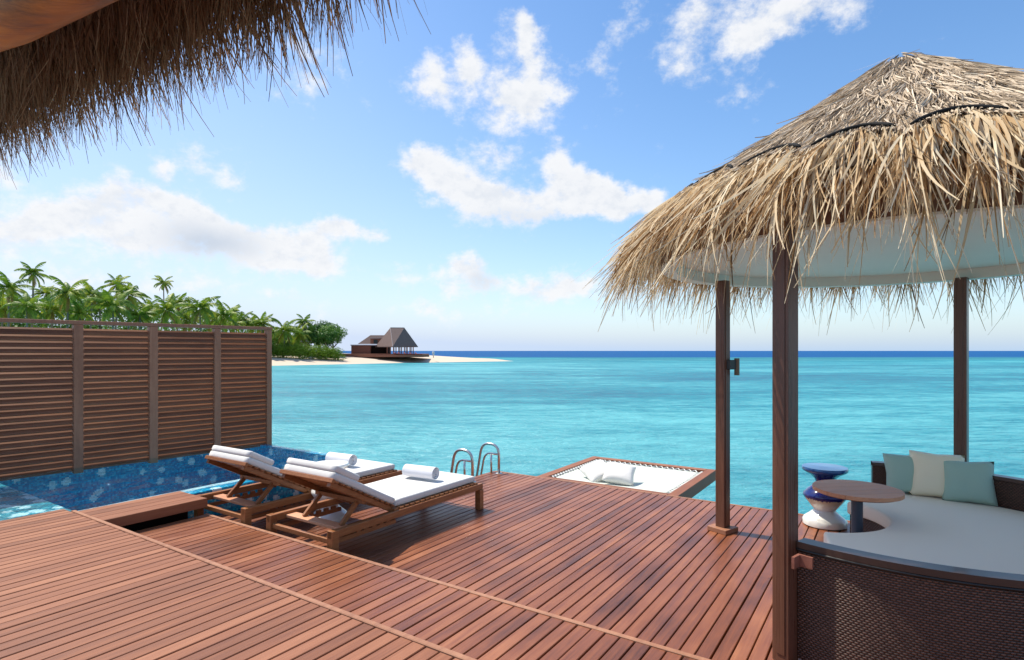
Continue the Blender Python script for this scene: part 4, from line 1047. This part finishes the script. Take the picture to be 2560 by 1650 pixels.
# main hipped roof: eaves rectangle, short ridge
e1, e2, e3, e4 = rel(938, 866, 1.5), rel(982, 866, -4.5), rel(1045, 866, 0.5), rel(1000, 866, 6)
r1_, r2_ = rel(976, 819, 0.2), rel(1011, 819.5, 1.0)
zE = e2[2]; zR = r1_[2]
e1 = (e1[0], e1[1], zE); e3 = (e3[0], e3[1], zE); e4 = (e4[0], e4[1], zE); r2_ = (r2_[0], r2_[1], zR)
dz = Vector((0, 0, -0.18))
vs = [e1, e2, e3, e4, r1_, r2_] + [tuple(Vector(p) + dz) for p in (e1, e2, e3, e4)]
MB().add(vs, [(0, 1, 4), (1, 2, 5, 4), (2, 3, 5), (3, 0, 4, 5), (0, 6, 7, 1), (1, 7, 8, 2), (2, 8, 9, 3), (3, 9, 6, 0), (6, 9, 8, 7)]).build('roof', M['hut_roof'], pav)
MB().tube([r1_, r2_], 0.09, 6).tube([r1_, e2], 0.07, 6).build('ridge_cap', M['hut_trim'], pav)
for px_ in (968, 976, 984, 990, 997, 1004, 1011, 1018, 1025, 1033):
    a = rel(px_, 884, -3.2 + abs(px_ - 985) * 0.045); MB().box(-0.12, 0.12, -0.12, 0.12, 0, zE - a[2] + .0).build('column', M['hut_wall'], pav, loc=a)
for px_ in (985, 1000, 1015, 1028): a = rel(px_, 884, 4.0); MB().box(-0.1, 0.1, -0.1, 0.1, 0, zE - a[2]).build('column', M['hut_wall'], pav, loc=a)
# rear wing roof and boarded block
a, b2, c, d = rel(894, 860, 3), rel(926, 838, 5), rel(962, 838, 5), rel(962, 860, 3); a2, d2 = rel(894, 860, 10), rel(962, 860, 10)
MB().add([a, d, c, b2, a2, d2], [(0, 1, 2, 3), (4, 0, 3), (1, 5, 2), (5, 4, 3, 2)]).build('wing_roof', M['hut_roof'], pav)
q0, q1 = rel(926, 860, 2.2), rel(951, 846, 2.2); MB().box(q0[0], q1[0], q0[1], q0[1] + 1.2, q0[2], q1[2]).build('dormer', M['hut_wall'], pav)
q0, q1 = rel(934, 859, 2.15), rel(944, 849, 2.15); MB().box(q0[0], q1[0], q0[1] - .05, q0[1] + .02, q0[2], q1[2]).build('window', M['black'], pav)
q0, q1 = rel(927, 846, 2.0), rel(953, 844.4, 2.0); MB().box(q0[0], q1[0], q0[1], q0[1] + 1.5, q0[2], q1[2]).build('roof_trim', M['hut_trim'], pav)
q0, q1 = rel(878, 887, 0.5), rel(926, 864, 0.5); MB().box(q0[0], q1[0], q0[1], q0[1] + 6, q0[2] - .4, q1[2]).build('wall', M['hut_wall'], pav)
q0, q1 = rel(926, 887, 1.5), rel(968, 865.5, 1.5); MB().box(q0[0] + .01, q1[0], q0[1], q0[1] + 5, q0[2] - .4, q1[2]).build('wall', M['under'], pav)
q0, q1 = rel(876, 864, 0.3), rel(940, 861.6, 0.3); MB().box(q0[0], q1[0], q0[1], q0[1] + 6.4, q0[2], q1[2]).build('roof_trim', M['hut_trim'], pav)
q0, q1 = rel(848, 888, -1.0), rel(1062, 884.5, -1.0); MB().box(q0[0], q1[0], q0[1] - 3.6, q0[1] + 8, q0[2] - .5, q1[2]).build('deck', M['hut_wall'], pav)
q0, q1 = rel(944, 886, -4.0), rel(1072, 888.5, -5.5); MB().box(q0[0], q1[0], q0[1] - 2.0, q0[1] - .62, q1[2] - .4, q0[2] - .1).build('step', M['hut_wall'], pav)
for k, (px_, py_) in enumerate(((992, 884.5), (1003, 885), (1017, 885), (1031, 885), (1046, 885.5))):
    x_, y_, z_ = hp(px_, py_, hy - 5.2)
    lc = empty('beach_lounger', (x_, y_, z_), R(160), label=['leftmost maroon lounger on the pavilion terrace', 'second maroon lounger from the left on the pavilion terrace', 'middle maroon lounger on the pavilion terrace', 'fourth maroon lounger from the left on the pavilion terrace', 'rightmost maroon lounger on the pavilion terrace'][k], cat='sun lounger', group='maroon loungers on the pavilion terrace')
    MB().box(-0.7, 0.5, -0.3, 0.3, 0.0, 0.1).build('seat', M['maroon'], lc)
    MB().add([(0.5, -.3, 0.0), (0.5, .3, 0.0), (1.05, .3, .42), (1.05, -.3, .42), (0.5, -.3, .1), (0.5, .3, .1), (1.0, .3, .5), (1.0, -.3, .5)], [(0, 3, 2, 1), (4, 5, 6, 7), (0, 1, 5, 4), (1, 2, 6, 5), (2, 3, 7, 6), (3, 0, 4, 7)]).build('backrest', M['maroon'], lc)
x_, y_, z_ = hp(1083.5, 893, 160)
par = empty('folded_parasol', (x_, y_, z_ - .2), 0, label='white folded parasol on the sand spit right of the pavilion', cat='parasol')
MB().tube([(0, 0, 0), (0, 0, 0.75)], 0.09, 8).build('pole', M['teak'], par, smooth=True)
MB().lathe([(0.0, 0.55), (0.20, 0.6), (0.30, 1.1), (0.36, 1.55), (0.3, 1.75), (0, 1.78)], 12).build('canopy', M['white_cloth'], par, smooth=True)
